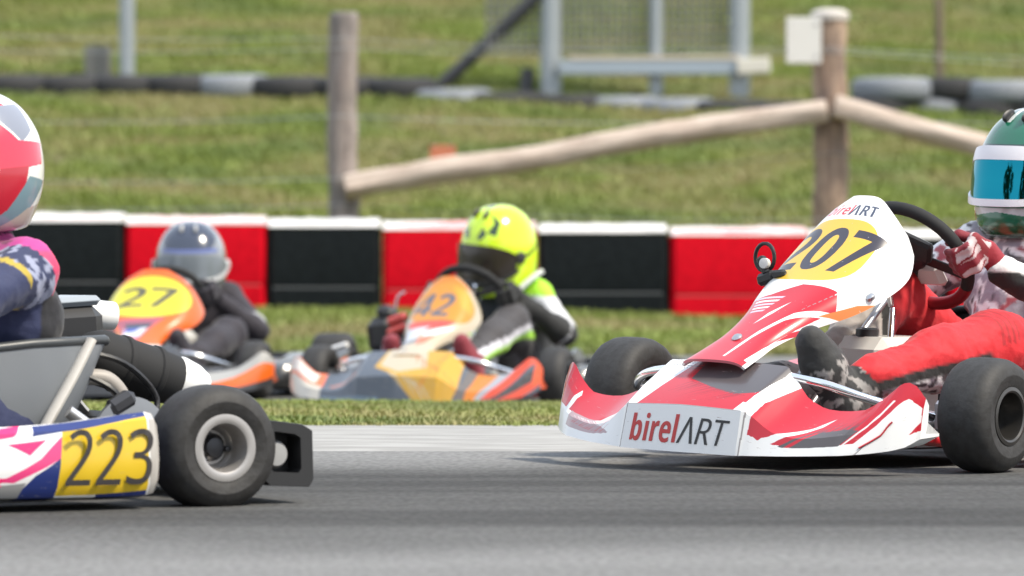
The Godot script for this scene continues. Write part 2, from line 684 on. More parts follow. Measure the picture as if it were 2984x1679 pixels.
func asphalt(dark: Array, base: float, rubber: float, sd: int) -> StandardMaterial3D:
	# bitumen with a band of laid-down tyre rubber; dark = [v0, v1] of the band, streaks run along the track
	var w := 1024
	var h := 512
	var im := Image.create(w, h, false, Image.FORMAT_RGBA8)
	var n1 := noise(0.02, sd, 4)
	var n2 := noise(0.35, sd + 1, 2)
	var n3 := noise(0.006, sd + 2, 3)
	for y in h:
		var v := (y + 0.5) / h
		for x in w:
			# wraps in x
			var g := TAU * x / w
			var cx := cos(g) * 163.0
			var cy := sin(g) * 163.0
			var streak := n1.get_noise_3d(cx * 0.10, cy * 0.10, y * 2.6)
			var mott := n3.get_noise_3d(cx, cy, y * 2.0)
			var grain := n2.get_noise_2d(x, y)
			var e := 0.03 * mott
			var k := smoothstep(dark[0] - 0.05, dark[0] + 0.05, v + e) * (1.0 - smoothstep(dark[1] - 0.05, dark[1] + 0.05, v + e))
			var a: float = base * (1.0 + 0.10 * mott + 0.12 * grain + 0.10 * streak)
			var b: float = rubber * (1.0 + 0.55 * streak + 0.14 * grain)
			var c: float = lerp(a, b, clampf(k * (0.85 + 0.5 * streak), 0, 1))
			im.set_pixel(x, y, Color(c * 1.0, c * 0.995, c * 0.985).linear_to_srgb())
	var m := tmat(im, 0.95)
	m.metallic_specular = 0.2
	m.detail_enabled = true
	m.detail_blend_mode = BaseMaterial3D.BLEND_MODE_MUL
	m.detail_uv_layer = BaseMaterial3D.DETAIL_UV_2
	m.detail_albedo = noise_tex(noise(0.22, sd + 5, 3), Color(0.80, 0.80, 0.80), Color(1, 1, 1), 512, 0.3, 0.66)
	m.uv2_triplanar = true
	m.uv2_world_triplanar = true
	m.uv2_scale = Vector3(0.45, 0.45, 0.12)
	return m

func build_ground() -> void:
	var g := StandardMaterial3D.new()
	var nt := noise_tex(noise(0.012, 5, 5), Color(0.20, 0.165, 0.08), Color(0.17, 0.205, 0.05), 512, 0.30, 0.62)
	nt.color_ramp.add_point(0.45, lin(0.19, 0.19, 0.065))
	g.albedo_texture = nt
	g.uv1_triplanar = true
	g.uv1_world_triplanar = true
	g.uv1_scale = Vector3.ONE * 0.22
	g.roughness = 1.0
	g.detail_enabled = true
	g.detail_blend_mode = BaseMaterial3D.BLEND_MODE_MUL
	g.detail_uv_layer = BaseMaterial3D.DETAIL_UV_2
	g.detail_albedo = noise_tex(noise(0.05, 8, 4), Color(0.5, 0.5, 0.5), Color(1, 1, 1), 512, 0.25, 0.7)
	g.uv2_triplanar = true
	g.uv2_world_triplanar = true
	g.uv2_scale = Vector3.ONE * 1.1
	# one sheet out to the horizon
	var rows := []
	var ds := []
	var d := -60.0
	while d < 800.0:
		ds.append(d)
		d += 8.0 if d < 2.0 - 8.0 else (0.35 if d < 48.0 else (4.0 if d < 120.0 else 60.0))
	var xs := []
	for i in range(-60, 61): xs.append(sign(i) * (abs(i) * 0.35 + pow(abs(i) / 60.0, 4) * 380.0))
	for dd in ds:
		var r := []
		for x in xs:
			var sink := 0.0
			if (dd > 3.2 and dd < 14.6) or (dd > 18.9 and dd < 24.8): sink = 0.06
			r.append(Vector3(x, ground(x, dd) - sink, -dd))
		rows.append(r)
	var mb := Mb.new()
	mb.grid(rows)
	var a := mb.ix[0]
	if (mb.p[mb.ix[2]] - mb.p[a]).cross(mb.p[mb.ix[1]] - mb.p[a]).y < 0:
		for t in mb.ix.size() / 3: mb._flip(t)
	part("ground", mb.mesh(-1.0, false), g, self).set_meta("kind", "structure")
	# tracks: v = 0 near, 1 far
	ground_strip("race_track", 3.0, 14.8, 0.4, 0.006, asphalt([0.60, 0.825], 0.205, 0.053, 21), -80, 80, 1.0, 0.08)
	var con := StandardMaterial3D.new()
	con.albedo_texture = noise_tex(noise(0.02, 41, 5), Color(0.27, 0.265, 0.255), Color(0.36, 0.355, 0.345), 512, 0.25, 0.75)
	con.uv1_triplanar = true
	con.uv1_world_triplanar = true
	con.uv1_scale = Vector3(0.25, 0.5, 0.9)
	con.roughness = 0.95
	con.metallic_specular = 0.2
	ground_strip("concrete_verge", 13.36, 14.82, 0.25, 0.011, con, -80, 80, 1.0, 0.05, 0.012)
	ground_strip("far_race_track", 18.6, 25.0, 0.4, 0.006, asphalt([0.25, 0.7], 0.19, 0.13, 31), -80, 80, 1.0, 0.08)

func build_grass() -> void:
	# a tuft of blades
	var r := RandomNumberGenerator.new()
	r.seed = 77
	var tuft := Mb.new()
	for i in 7:
		var g := r.randf() * TAU
		var o := Vector3(r.randf_range(-0.5, 0.5), 0, r.randf_range(-0.5, 0.5)) * 0.9
		var lean := Vector3(cos(g), 0, sin(g)) * r.randf_range(0.15, 0.75)
		var s := Vector3(-sin(g), 0, cos(g)) * 0.11
		var hh := r.randf_range(0.6, 1.0)
		var a := tuft.v(o - s); var b := tuft.v(o + s)
		var m := o + lean * 0.4 + Vector3.UP * hh * 0.6
		var c := tuft.v(m - s * 0.8); var e := tuft.v(m + s * 0.8)
		var t := tuft.v(o + lean + Vector3.UP * hh)
		tuft.quad(a, b, e, c)
		tuft.tri(c, e, t)
	var bm := StandardMaterial3D.new()
	bm.vertex_color_use_as_albedo = true
	bm.roughness = 0.7
	bm.backlight_enabled = true
	bm.backlight = Color(0.5, 0.5, 0.25)
	var tm := tuft.mesh(20.0, false)
	var cn := noise(0.55, 15, 4)
	var zones := [
		["verge_grass", 14.78, 18.7, -6.0, 6.0, 1500, 0.022, "short mown grass on the strip between the two track lanes"],
		["far_verge_grass", 24.95, 29.2, -5.0, 5.0, 750, 0.045, "short grass on the rise below the red and black barrier"],
		["hill_grass", 29.2, 47.0, -8.0, 8.0, 420, 0.050, "rough olive grass on the bank behind the barrier"],
	]
	for z in zones:
		var n := int((z[2] - z[1]) * (z[4] - z[3]) * z[5] * 1.3)
		var mm := MultiMesh.new()
		mm.transform_format = MultiMesh.TRANSFORM_3D
		mm.use_colors = true
		mm.mesh = tm
		mm.instance_count = n
		for i in n:
			var wide := i % 4 == 0
			var x := r.randf_range(z[3] * 2.6, z[4] * 2.6) if wide else r.randf_range(z[3], z[4])
			var d := r.randf_range(z[1], z[2] + (14.0 if wide and z[2] > 40.0 else 0.0))
			var k := cn.get_noise_2d(x * 1.0, d * 1.6) + 0.5 * hilln.get_noise_2d(x * 1.3 + 40.0, d * 1.1)
			var s: float = z[6] * r.randf_range(0.6, 1.3) * (1.0 + k * 0.5)
			var b := Basis(Vector3.UP, r.randf() * TAU).scaled(Vector3(s * 1.2, s, s * 1.2))
			mm.set_instance_transform(i, Transform3D(b, on_ground(x, d, -0.004)))
			var dry := clampf(0.45 - k * 1.5 + r.randf_range(-0.18, 0.18), 0, 1)
			var c := Color(0.225, 0.28, 0.065).lerp(Color(0.33, 0.285, 0.14), dry)
			c = c.lerp(Color(0.15, 0.21, 0.07), clampf(cn.get_noise_2d(x * 0.9 + 90.0, d * 1.2) * 1.6, 0, 0.7))
			c = c.lerp(Color(0.25, 0.30, 0.06), r.randf() * 0.25)
			mm.set_instance_color(i, c)
		var o := MultiMeshInstance3D.new()
		o.name = z[0]
		o.multimesh = mm
		o.material_override = bm
		add_child(o)
		tag(o, z[7], "grass", "", "stuff")

func build_barrier() -> void:
	var ends := [-840, -435, -25, 370, 782, 1113, 1566, 1946, 2348, 2752, 3150]
	var names := ["red", "black"]
	var red := mat(Color(0.60, 0.005, 0.016), 0.5)
	var blk := mat(Color(0.011, 0.014, 0.0155), 0.65)
	red.metallic_specular = 0.15; blk.metallic_specular = 0.2
	bump(red, 0.03, 1.2, 3.0); bump(blk, 0.03, 2.0, 3.0)
	red.albedo_texture = noise_tex(noise(0.015, 61, 5), Color(0.88, 0.88, 0.88), Color(1, 1, 1), 256, 0.25, 0.7)
	blk.albedo_texture = noise_tex(noise(0.015, 62, 5), Color(0.8, 0.8, 0.8), Color(1, 1, 1), 256, 0.3, 0.7)
	var strap := mat(Color(0.10, 0.105, 0.11), 0.5)
	var strapr := mat(Color(0.62, 0.06, 0.07), 0.45)
	var where := ["at the far left of the row", "behind the pink kart driver's helmet", "left of the grey helmeted driver", "behind the grey helmeted driver", "between the two small karts", "behind the fluorescent yellow helmet", "right of the fluorescent yellow helmet", "left of the white 207 panel", "hidden behind the 207 panel and steering wheel", "behind the green helmeted driver"]
	var rnd := RandomNumberGenerator.new()
	rnd.seed = 5
	for i in ends.size() - 1:
		var d := 28.0
		var x0: float = (ends[i] - 1492.0) / FPX * d
		var x1: float = (ends[i + 1] - 1492.0) / FPX * d
		var xc := (x0 + x1) / 2
		var isred := i % 2 == 1
		var w := x1 - x0 - 0.012
		var t := Transform3D(Basis(Vector3.UP, rnd.randf_range(-0.02, 0.02)), on_ground(xc, d, -0.02))
		var o := thing("barrier_block", "%s track barrier block with a pale top, %s" % [names[0] if isred else names[1], where[i]], "barrier", t, "red and black barrier blocks in a row")
		var mt: Material = red if isred else blk
		# belted body: bowed front with a recess for the strap
		var prof := [[0.0, 0.215], [0.03, 0.225], [0.13, 0.222], [0.135, 0.216], [0.155, 0.216], [0.16, 0.224], [0.28, 0.232], [0.40, 0.226], [0.448, 0.222], [0.457, 0.212]]
		var b := Mb.new()
		var rows := []
		for q in prof:
			var r := []
			var z: float = q[1]
			for k in [[-1, 1, 0.03, 0.0], [-1, 1, 0.0, 0.03]]: pass
			var ch := 0.025
			var hw := w / 2
			for c in [Vector3(-hw + ch, q[0], z), Vector3(hw - ch, q[0], z), Vector3(hw, q[0], z - ch), Vector3(hw, q[0], -z + ch), Vector3(hw - ch, q[0], -z), Vector3(-hw + ch, q[0], -z), Vector3(-hw, q[0], -z + ch), Vector3(-hw, q[0], z - ch)]: r.append(c)
			rows.append(r)
		b.grid(rows, true)
		b.fan(rows[0]); b.fan(rows[-1])
		part("belt_body", b.mesh(30), mt, o)
		var s := Mb.new()
		s.box(Vector3(0, 0.1455, 0.2185), Vector3(w - 0.05, 0.012, 0.006), 0.002)
		part("strap", s.mesh(10), strapr if isred else strap, o)
		# rounded top cap
		var c2 := Mb.new()
		var cr := []
		for k in 9:
			var g := PI * k / 8
			cr.append(Vector2(cos(g) * 0.222, 0.461 + pow(sin(g), 0.7) * 0.046))
		var crow := []
		var nx := 14
		for k in nx + 1:
			var r := []
			var sag := rnd.randf_range(-0.004, 0.004)
			for q in cr: r.append(Vector3(-w / 2 + 0.004 + (w - 0.008) * k / nx, q.y + sag * (q.y - 0.461) / 0.055, q.x))
			crow.append(r)
		c2.grid(crow)
		var bb := Mb.new()
		c2.fan(crow[0]); c2.fan(crow[-1])
		var flatb := [crow[0][0], crow[-1][0], crow[-1][-1], crow[0][-1]]
		c2.fan(flatb)
		var im := sheet(256, 256, Color(0.72, 0.70, 0.68))
		for k in (34 if isred else 14):
			var u := rnd.randf(); var v := rnd.randf(); var l := rnd.randf_range(0.15, 0.6); var th := rnd.randf_range(0.01, 0.06)
			ink(im, [[u, v], [u + th * 0.6, v - l * 0.2], [u + th, v + l], [u + th * 0.3, v + l * 1.1]], Color(0.66, 0.07, 0.09) if (isred or k % 3 == 0) else Color(0.45, 0.44, 0.43))
		ink_scuff(im, 90, Color(0.25, 0.24, 0.22), 40 + i, 0.05)
		part("top_cap", c2.mesh(40), tmat(im, 0.5), o)

func log_mesh(a: Vector3, b: Vector3, ra: float, rb: float, sd: int) -> Mb:
	# a weathered round timber with knots and flats
	var m := Mb.new()
	var n := noise(3.0, sd, 3)
	var n2 := noise(14.0, sd + 1, 2)
	var ax := (b - a).normalized()
	var s := ax.cross(Vector3(0.3, 0.2, 1)).normalized()
	var t := ax.cross(s)
	var rows := []
	var k := 40
	var uvs := []
	var dome := [[-0.012, 0.6], [-0.004, 0.9]]
	for j in range(-1, k + 2):
		var f := clampf(float(j) / k, 0, 1)
		var r := []
		var u := []
		for i in 20:
			var g := TAU * i / 20
			var dir := s * cos(g) + t * sin(g)
			var rad: float = lerp(ra, rb, f) * (1.0 + 0.16 * n.get_noise_3d(cos(g) * 0.3, sin(g) * 0.3, f * 1.6) + 0.14 * n2.get_noise_3d(cos(g) * 0.06, sin(g) * 0.06, f * 0.35))
			if j < 0 or j > k: rad *= 0.86
			var ex := -0.012 if j < 0 else (0.012 if j > k else 0.0)
			r.append(a.lerp(b, f) + ax * ex + dir * rad + s * n.get_noise_1d(f * 0.6 + 3.0) * 0.018)
			u.append(Vector2(float(i) / 20, f * (b - a).length()))
		rows.append(r)
		uvs.append(u)
	m.grid(rows, true, false, uvs)
	m.fan(rows[0]); m.fan(rows[-1])
	return m

func timber(sd: int, c0: Color, c1: Color, c2: Color) -> StandardMaterial3D:
	# split grey-brown grain running along the log (v along), with cracks
	var im := Image.create(256, 512, false, Image.FORMAT_RGBA8)
	var n := noise(0.03, sd, 4)
	var n2 := noise(0.01, sd + 1, 3)
	for y in 512:
		for x in 256:
			var g := TAU * x / 256.0
			var a := n.get_noise_3d(cos(g) * 60.0, sin(g) * 60.0, y * 0.12)
			var b := n2.get_noise_3d(cos(g) * 40.0, sin(g) * 40.0, y * 0.5)
			var c := c0.lerp(c1, clampf(0.5 + a * 1.3, 0, 1)).lerp(c2, clampf(b * 1.6, 0, 0.8))
			if abs(a) < 0.025: c = c * 0.55
			c.a = 1
			im.set_pixel(x, y, c.linear_to_srgb())
	return tmat(im, 0.85)

func build_fence() -> void:
	var d := 30.3
	var o := thing("wooden_fence", "weathered round timber post and rail fence with plain wires behind the barrier", "fence", Transform3D(Basis.IDENTITY, on_ground(0.4, d)))
	var off := -o.position
	var wood := timber(50, Color(0.20, 0.165, 0.15), Color(0.31, 0.265, 0.24), Color(0.16, 0.145, 0.14))
	var warm := timber(55, Color(0.23, 0.155, 0.115), Color(0.36, 0.26, 0.19), Color(0.17, 0.125, 0.105))
	var pale := timber(60, Color(0.44, 0.35, 0.285), Color(0.56, 0.47, 0.40), Color(0.34, 0.26, 0.21))
	var wire := mat(Color(0.42, 0.43, 0.44), 0.4, 0.8)
	var posts := []
	for q in [[-450, 60, 0.078], [1000, 42, 0.082], [2418, 52, 0.098], [3900, 60, 0.085]]:
		var top := W(q[0], q[1], d)
		var x: float = top.x
		posts.append(x)
		var m := log_mesh(on_ground(x, d, -0.1) + off, top + off, q[2] * 1.06, q[2] * 0.97, 70 + int(q[2] * 1000))
		part("post", m.mesh(50), warm if q[0] > 2000 else wood, o)
	var rails := [[W(1012, 548, d - 0.13), W(2404, 322, d - 0.16), 0.073], [W(2436, 312, d - 0.16), W(3880, 690, d - 0.12), 0.07]]
	var k := 0
	for q in rails:
		k += 1
		part("rail", log_mesh(q[0] + off, q[1] + off, q[2], q[2] * 0.92, 80 + k).mesh(50), pale, o)
	for q in [[78, 112, 140, 172], [130, 140, 150, 205], [340, 338, 344, 352], [505, 520, 448, 470], [592, 596, 640, 612]]:
		for i in 3:
			var w := Mb.new()
			var a := W([-450, 1000, 2418][i], q[i], d - 0.1)
			var b := W([1000, 2418, 3900][i], q[i + 1], d - 0.1)
			var path := []
			for j in 13:
				var f := j / 12.0
				path.append(a.lerp(b, f) + off - Vector3.UP * 0.035 * sin(PI * f))
			w.tube(path, 0.0022, 5)
			part("wire", w.mesh(60), wire, o)
	# white notice board fixed to the tall post, seen from behind its edge
	var s := thing("notice_board", "small blank white board fixed to the left of the tall fence post", "sign", Transform3D(Basis(Vector3.UP, 0.12), W(2342, 118, d - 0.13)))
	var b := Mb.new()
	b.box(Vector3.ZERO, Vector3(0.20, 0.26, 0.012), 0.004)
	var im := sheet(128, 128, Color(0.60, 0.585, 0.56))
	ink_scuff(im, 60, Color(0.40, 0.38, 0.35), 9, 0.08)
	part("panel", b.mesh(10), tmat(im, 0.55), s)
	for y in [-0.09, 0.09]:
		var c := Mb.new()
		c.lathe([[0.005, 0.009], [0.010, 0.008], [0.012, 0.0]], Vector3(0.07, y, 0.001), Vector3.BACK, 10)
		part("screw", c.mesh(40), mat(Color(0.35, 0.35, 0.36), 0.4, 0.9), s)
	var cap := Mb.new()
	cap.lathe([[-0.03, 0.108], [0.004, 0.112], [0.022, 0.098], [0.034, 0.06], [0.038, 0.0]], Vector3(0, 0, 0), Vector3.UP, 24)
	solo("post_cap", cap.mesh(40), mat(Color(0.52, 0.48, 0.44), 0.7), "pale domed cap on top of the tall fence post", "cap", Transform3D(Basis.IDENTITY, W(2418, 44, d)))
	# orange tag on the wire
	var t := thing("wire_tag", "small faded orange plastic tag hanging on the fence wire", "tag", Transform3D(Basis(Vector3.UP, -0.1), W(1290, 446, d - 0.115)))
	var tb := Mb.new()
	tb.box(Vector3.ZERO, Vector3(0.145, 0.088, 0.006), 0.003)
	part("plate", tb.mesh(10), mat(Color(0.50, 0.17, 0.085), 0.6), t)
	for x in [-0.05, 0.05]:
		var c := Mb.new()
		c.tube([Vector3(x, 0.028, 0.006), Vector3(x, 0.05, 0.008), Vector3(x, 0.052, -0.01), Vector3(x, 0.03, -0.008)], 0.002, 5)
		part("clip", c.mesh(60), wire, t)

func pole(a: Vector3, b: Vector3, r: float) -> ArrayMesh:
	var m := Mb.new()
	m.tube([a, b], r, 12)
	return m.mesh(50)

const ORD := ["first", "second", "third", "fourth", "fifth", "sixth", "seventh", "eighth", "ninth", "tenth", "eleventh", "twelfth", "thirteenth", "fourteenth", "fifteenth", "sixteenth", "seventeenth"]
func build_far_things() -> void:
	var galv := mat(Color(0.34, 0.37, 0.39), 0.5, 0.55)
	bump(galv, 0.05, 1.5, 4.0)
	var dark := mat(Color(0.055, 0.055, 0.06), 0.6)
	var p := hill_at(370, 240)
	var o := thing("steel_post", "plain galvanised steel post on the bank at the upper left", "post", Transform3D(Basis.IDENTITY, p))
	part("shaft", pole(Vector3(0, -0.1, 0), Vector3(0, 1.9, 0), 0.055), galv, o)
	part("cap", pole(Vector3(0, 1.9, 0), Vector3(0, 1.915, 0), 0.06), galv, o)
	p = hill_at(285, 232)
	var st := thing("marker_box", "low grey concrete block beside the galvanised post", "block", Transform3D(Basis(Vector3.UP, 0.3), p))
	var mb := Mb.new()
	mb.box(Vector3(0, 0.11, 0), Vector3(0.17, 0.26, 0.17), 0.012)
	part("body", mb.mesh(20), bump(mat(Color(0.22, 0.21, 0.19), 0.9), 0.1, 4.0, 3.0), st)
	# steel gate frame with wire mesh
	var g := hill_at(1605, 286)
	var gate := thing("steel_gate_frame", "galvanised steel gate frame with wire mesh and a dark diagonal brace on the bank", "gate", Transform3D(Basis.IDENTITY, g))
	var d := -g.z
	var xs := []
	for q in [1605, 1912, 2155]: xs.append((q - 1492.0) / FPX * d - g.x)
	for i in 3:
		var gy := ground(xs[i] + g.x, d) - g.y
		part("post", pole(Vector3(xs[i], gy - 0.1, 0), Vector3(xs[i], 2.1, 0), [0.075, 0.05, 0.075][i]), galv, gate)
	var beam := Mb.new()
	var yb := W(0, 198, d).y - g.y
	var xr: float = (2140 - 1492.0) / FPX * d - g.x
	beam.box(Vector3((xs[0] + xr) / 2 + 0.05, yb, 0.10), Vector3(xr - xs[0] - 0.02, 0.105, 0.05), 0.008)
	part("beam", beam.mesh(10), mat(Color(0.30, 0.35, 0.40), 0.5), gate)
	var bt := Mb.new()
	bt.box(Vector3((xs[0] + xr) / 2 + 0.08, yb + 0.066, 0.10), Vector3(xr - xs[0] - 0.1, 0.026, 0.06), 0.006)
	part("timber_strip", bt.mesh(10), mat(Color(0.52, 0.44, 0.34), 0.8), gate)
	var bl := Mb.new()
	bl.box(Vector3(xr + 0.13, yb + 0.01, 0.12), Vector3(0.24, 0.115, 0.09), 0.01, Basis(Vector3.BACK, 0.06))
	part("end_block", bl.mesh(10), mat(Color(0.60, 0.57, 0.50), 0.6), gate)
	part("top_bar", pole(Vector3(xs[0], 2.06, 0), Vector3(xs[2], 2.06, 0), 0.045), galv, gate)
	# brace
	var a := W(1575, -20, d) - g
	var b := hill_at(1275, 262) - g
	part("brace", pole(a + Vector3(0, 0, 0.02), b, 0.05), dark, gate)
	part("prop", pole(Vector3(xs[0] - 0.16, yb + 0.0, -0.1), Vector3(xs[0] - 0.19, -0.05, -0.1), 0.05), dark, gate)
	# woven mesh: crossing wires in the frame
	var mesh_left: float = (1420 - 1492.0) / FPX * d - g.x
	var mw := Mb.new()
	var x := mesh_left
	while x < xs[2]:
		mw.tube([Vector3(x, yb + 0.12, -0.03), Vector3(x, 2.03, -0.03)], 0.008, 4)
		x += 0.05
	var y := yb + 0.12
	while y < 2.03:
		mw.tube([Vector3(mesh_left, y, -0.038), Vector3(xs[2], y, -0.038)], 0.008, 4)
		y += 0.05
	var me := part("wire_mesh", mw.mesh(60), mat(Color(0.20, 0.20, 0.20), 0.5, 0.4), gate)
	me.set_meta("kind", "stuff")
	# thin brown stake
	p = hill_at(2742, 300)
	var sk := thing("wooden_stake", "thin brown wooden stake on the bank beyond the green helmeted driver", "stake", Transform3D(Basis(Vector3.BACK, 0.03), p))
	part("shaft", log_mesh(Vector3(0, -0.1, 0), Vector3(0, 0.75, 0), 0.035, 0.03, 91).mesh(50), timber(93, Color(0.13, 0.10, 0.07), Color(0.19, 0.145, 0.10), Color(0.1, 0.08, 0.06)), sk)
	# tyres lying in a row across the bank
	var tyre := Mb.new()
	var prof := [[-0.075, 0.19], [-0.085, 0.215], [-0.08, 0.255], [-0.06, 0.283], [-0.03, 0.292], [0.0, 0.294], [0.03, 0.292], [0.06, 0.283], [0.08, 0.255], [0.085, 0.215], [0.075, 0.19], [0.06, 0.20], [0.055, 0.25], [0, 0.265], [-0.055, 0.25], [-0.06, 0.20]]
	tyre.lathe(prof, Vector3.ZERO, Vector3.UP, 28, true)
	var tm := tyre.mesh(45)
	var rub := mat(Color(0.022, 0.022, 0.024), 0.75)
	var wht := mat(Color(0.20, 0.215, 0.24), 0.6)
	bump(rub, 0.08, 3.0, 3.0); bump(wht, 0.06, 4.0, 3.0)
	var spots := []
	for i in 17:
		var px := -140.0 + i * 162.0
		var py: float = table([[-140, 268], [300, 270], [700, 270], [1000, 276], [1300, 284], [1600, 300], [1900, 310], [2300, 322], [2500, 330]], px)[0]
		spots.append([px, py, -0.035 if i < 9 else -0.095, i in [5, 9, 12, 13]])
	var k := 0
	for q in spots:
		var at := hill_at(q[0], q[1])
		at.y += 0.07 + q[2]
		solo("tyre", tm, wht if q[3] else rub, "%s tyre lying flat on the bank, %s in the long row" % ["pale grey" if q[3] else "plain black", ORD[k]], "tyre", Transform3D(Basis(Vector3(1, 0, 0.3).normalized(), 0.05), at), "old tyres lying in a row on the bank")
		k += 1
	var rw := [[2560, 322, 0], [2720, 322, 1], [2880, 330, 0], [3040, 342, 1], [3200, 355, 0]]
	for lv in 2:
		for i in rw.size():
			var q = rw[i]
			var at := hill_at(q[0] + lv * 40, q[1])
			at.y += 0.07 + 0.150 * lv - 0.075
			var white: bool = (lv == 1 and i % 2 == 0) or (lv == 0 and i == 1)
			solo("tyre", tm, wht if white else rub, "%s tyre in the %s layer of the right hand stack, %s in line" % ["pale grey" if white else "black", "upper" if lv else "lower", ["first", "second", "third", "fourth", "fifth"][i]], "tyre", Transform3D(Basis.IDENTITY, at), "two high tyres at the right")
# ---------------------------------------------------------------- karts
# kart axes: x = driver's left, y = up, z = forward; origin on the ground under the front axle
func kart_at(x: float, d: float, left_x: float, left_cam: float, s := 1.0, dy := 0.0, roll := 0.0) -> Transform3D:
	var l := Vector3(left_x, 0, left_cam).normalized()
	var f := l.cross(Vector3.UP).normalized()
	var b := Basis(l, Vector3.UP, f) * Basis(Vector3.BACK, -roll)
	return Transform3D(b.scaled(Vector3.ONE * s), on_ground(x, d, dy))

var MT := {}
func kart_materials() -> void:
	MT.rubber = bump(mat(Color(0.030, 0.029, 0.029), 0.66), 0.06, 0.7, 5.0)
	MT.rubber.albedo_texture = noise_tex(noise(0.02, 66, 5), Color(0.65, 0.62, 0.58), Color(1.0, 1.0, 1.0), 256, 0.3, 0.6)
	MT.rubber_side = mat(Color(0.030, 0.029, 0.029), 0.7)
	MT.chrome = mat(Color(0.78, 0.79, 0.82), 0.16, 1.0)
	MT.steel = mat(Color(0.45, 0.46, 0.48), 0.35, 0.9)
	MT.alu = mat(Color(0.62, 0.62, 0.63), 0.4, 0.85)
	MT.black = mat(Color(0.018, 0.018, 0.020), 0.45)
	MT.black_soft = mat(Color(0.015, 0.015, 0.016), 0.8)
	MT.dark_metal = mat(Color(0.06, 0.06, 0.065), 0.4, 0.7)
	MT.white_plastic = mat(Color(0.74, 0.74, 0.73), 0.35)
	MT.grey_plastic = mat(Color(0.33, 0.33, 0.33), 0.4)
	MT.tank = mat(Color(0.62, 0.61, 0.58), 0.3)
	MT.red = mat(Color(0.52, 0.012, 0.02), 0.35)
	MT.dark_red = mat(Color(0.22, 0.008, 0.016), 0.5)

func V(l: float, h: float, f: float) -> Vector3:
	return Vector3(l, h, f)

# wheel at c, outer face towards side * x
func wheel(parent: Node3D, c: Vector3, side: float, r: float, w: float, rim_mt: Material, yaw := 0.0, rim_r := 0.066, lip := 0.012, deep := 0.5) -> void:
	var o := Node3D.new()
	o.name = "wheel"
	parent.add_child(o, true)
	o.transform = Transform3D(Basis(Vector3.UP, yaw), c)
	var ax := Vector3(side, 0, 0)
	var h := w / 2
	var t := Mb.new()
	var sh := (r - rim_r)
	t.lathe([[-h + 0.012, rim_r - 0.004], [-h + 0.003, rim_r + 0.10 * sh], [-h, rim_r + 0.38 * sh], [-h + 0.004, rim_r + 0.66 * sh], [-h + 0.013, rim_r + 0.86 * sh], [-h + 0.03, rim_r + 0.97 * sh], [-h * 0.3, r], [h * 0.3, r], [h - 0.03, rim_r + 0.97 * sh], [h - 0.013, rim_r + 0.86 * sh], [h - 0.0035, rim_r + 0.66 * sh], [h - 0.0005, rim_r + 0.5 * sh], [h + 0.001, rim_r + 0.47 * sh], [h + 0.001, rim_r + 0.42 * sh], [h - 0.0005, rim_r + 0.38 * sh], [h - 0.003, rim_r + 0.10 * sh], [h - 0.012, rim_r - 0.004]], Vector3.ZERO, ax, 56, true)
	part("tyre", t.mesh(40), MT.rubber, o)
	var m := Mb.new()
	var x1: float = h - 0.004
	var x0: float = h - 0.012 - w * deep
	m.lathe([[-h + 0.01, rim_r - 0.001], [-h + 0.004, rim_r + 0.003], [-h + 0.004, rim_r - 0.005], [x0 - 0.01, rim_r - lip - 0.004], [x0 - 0.01, 0.012], [x0, 0.012], [x0, rim_r - lip - 0.014], [x0 + 0.012, rim_r - lip - 0.004], [x1 - 0.012, rim_r - lip], [x1, rim_r - lip + 0.002], [x1 + 0.003, rim_r - lip * 0.45], [x1 + 0.001, rim_r + 0.003], [x1 - 0.008, rim_r + 0.002]], Vector3.ZERO, ax, 48, true)
	part("rim", m.mesh(32), rim_mt, o)
	var hb := Mb.new()
	hb.lathe([[x0 - 0.05, 0.028], [x0 + 0.006, 0.030], [x0 + 0.012, 0.022], [x0 + 0.022, 0.020], [x0 + 0.026, 0.0]], Vector3.ZERO, ax, 16)
	for i in 3:
		var g := TAU * i / 3 + 0.4
		hb.lathe([[x0, 0.007], [x0 + 0.016, 0.007], [x0 + 0.018, 0.0]], Vector3(0, cos(g), sin(g)) * 0.034, ax, 6)
	part("hub", hb.mesh(32), MT.dark_metal if rim_r > 0.067 else MT.steel, o)

# front spoiler: stations over x, each a closed outline
const NOSE_V := [0.0, 0.1, 0.4, 0.65, 0.9, 1.0]
func nose_at(l: float, wide := 1.0) -> Array:
	var a: float = abs(l) / wide
	var q := table([
		# |l|  f0    h0    ft    ht     f1    h1     f2    h2
		[0.00, 0.475, 0.030, 0.457, 0.140, 0.40, 0.182, 0.285, 0.242],
		[0.175, 0.465, 0.030, 0.447, 0.134, 0.39, 0.176, 0.285, 0.236],
		[0.19, 0.460, 0.031, 0.438, 0.126, 0.38, 0.166, 0.285, 0.224],
		[0.25, 0.445, 0.033, 0.425, 0.088, 0.370, 0.118, 0.295, 0.168],
		[0.32, 0.425, 0.036, 0.408, 0.076, 0.36, 0.100, 0.300, 0.142],
		[0.42, 0.385, 0.042, 0.370, 0.088, 0.335, 0.118, 0.290, 0.146],
		[0.47, 0.350, 0.048, 0.338, 0.100, 0.312, 0.142, 0.278, 0.178],
		[0.51, 0.315, 0.056, 0.306, 0.112, 0.288, 0.164, 0.262, 0.212],
		[0.535, 0.285, 0.066, 0.278, 0.118, 0.266, 0.164, 0.248, 0.206],
		[0.555, 0.255, 0.085, 0.252, 0.122, 0.246, 0.155, 0.238, 0.178],
	], a)
	return [V(l, q[1] + 0.005, q[0] - 0.07), V(l, q[1], q[0]), V(l, q[3], q[2]), V(l, q[5], q[4]), V(l, q[7], q[6]), V(l, q[7] - 0.016, q[6] - 0.012)]
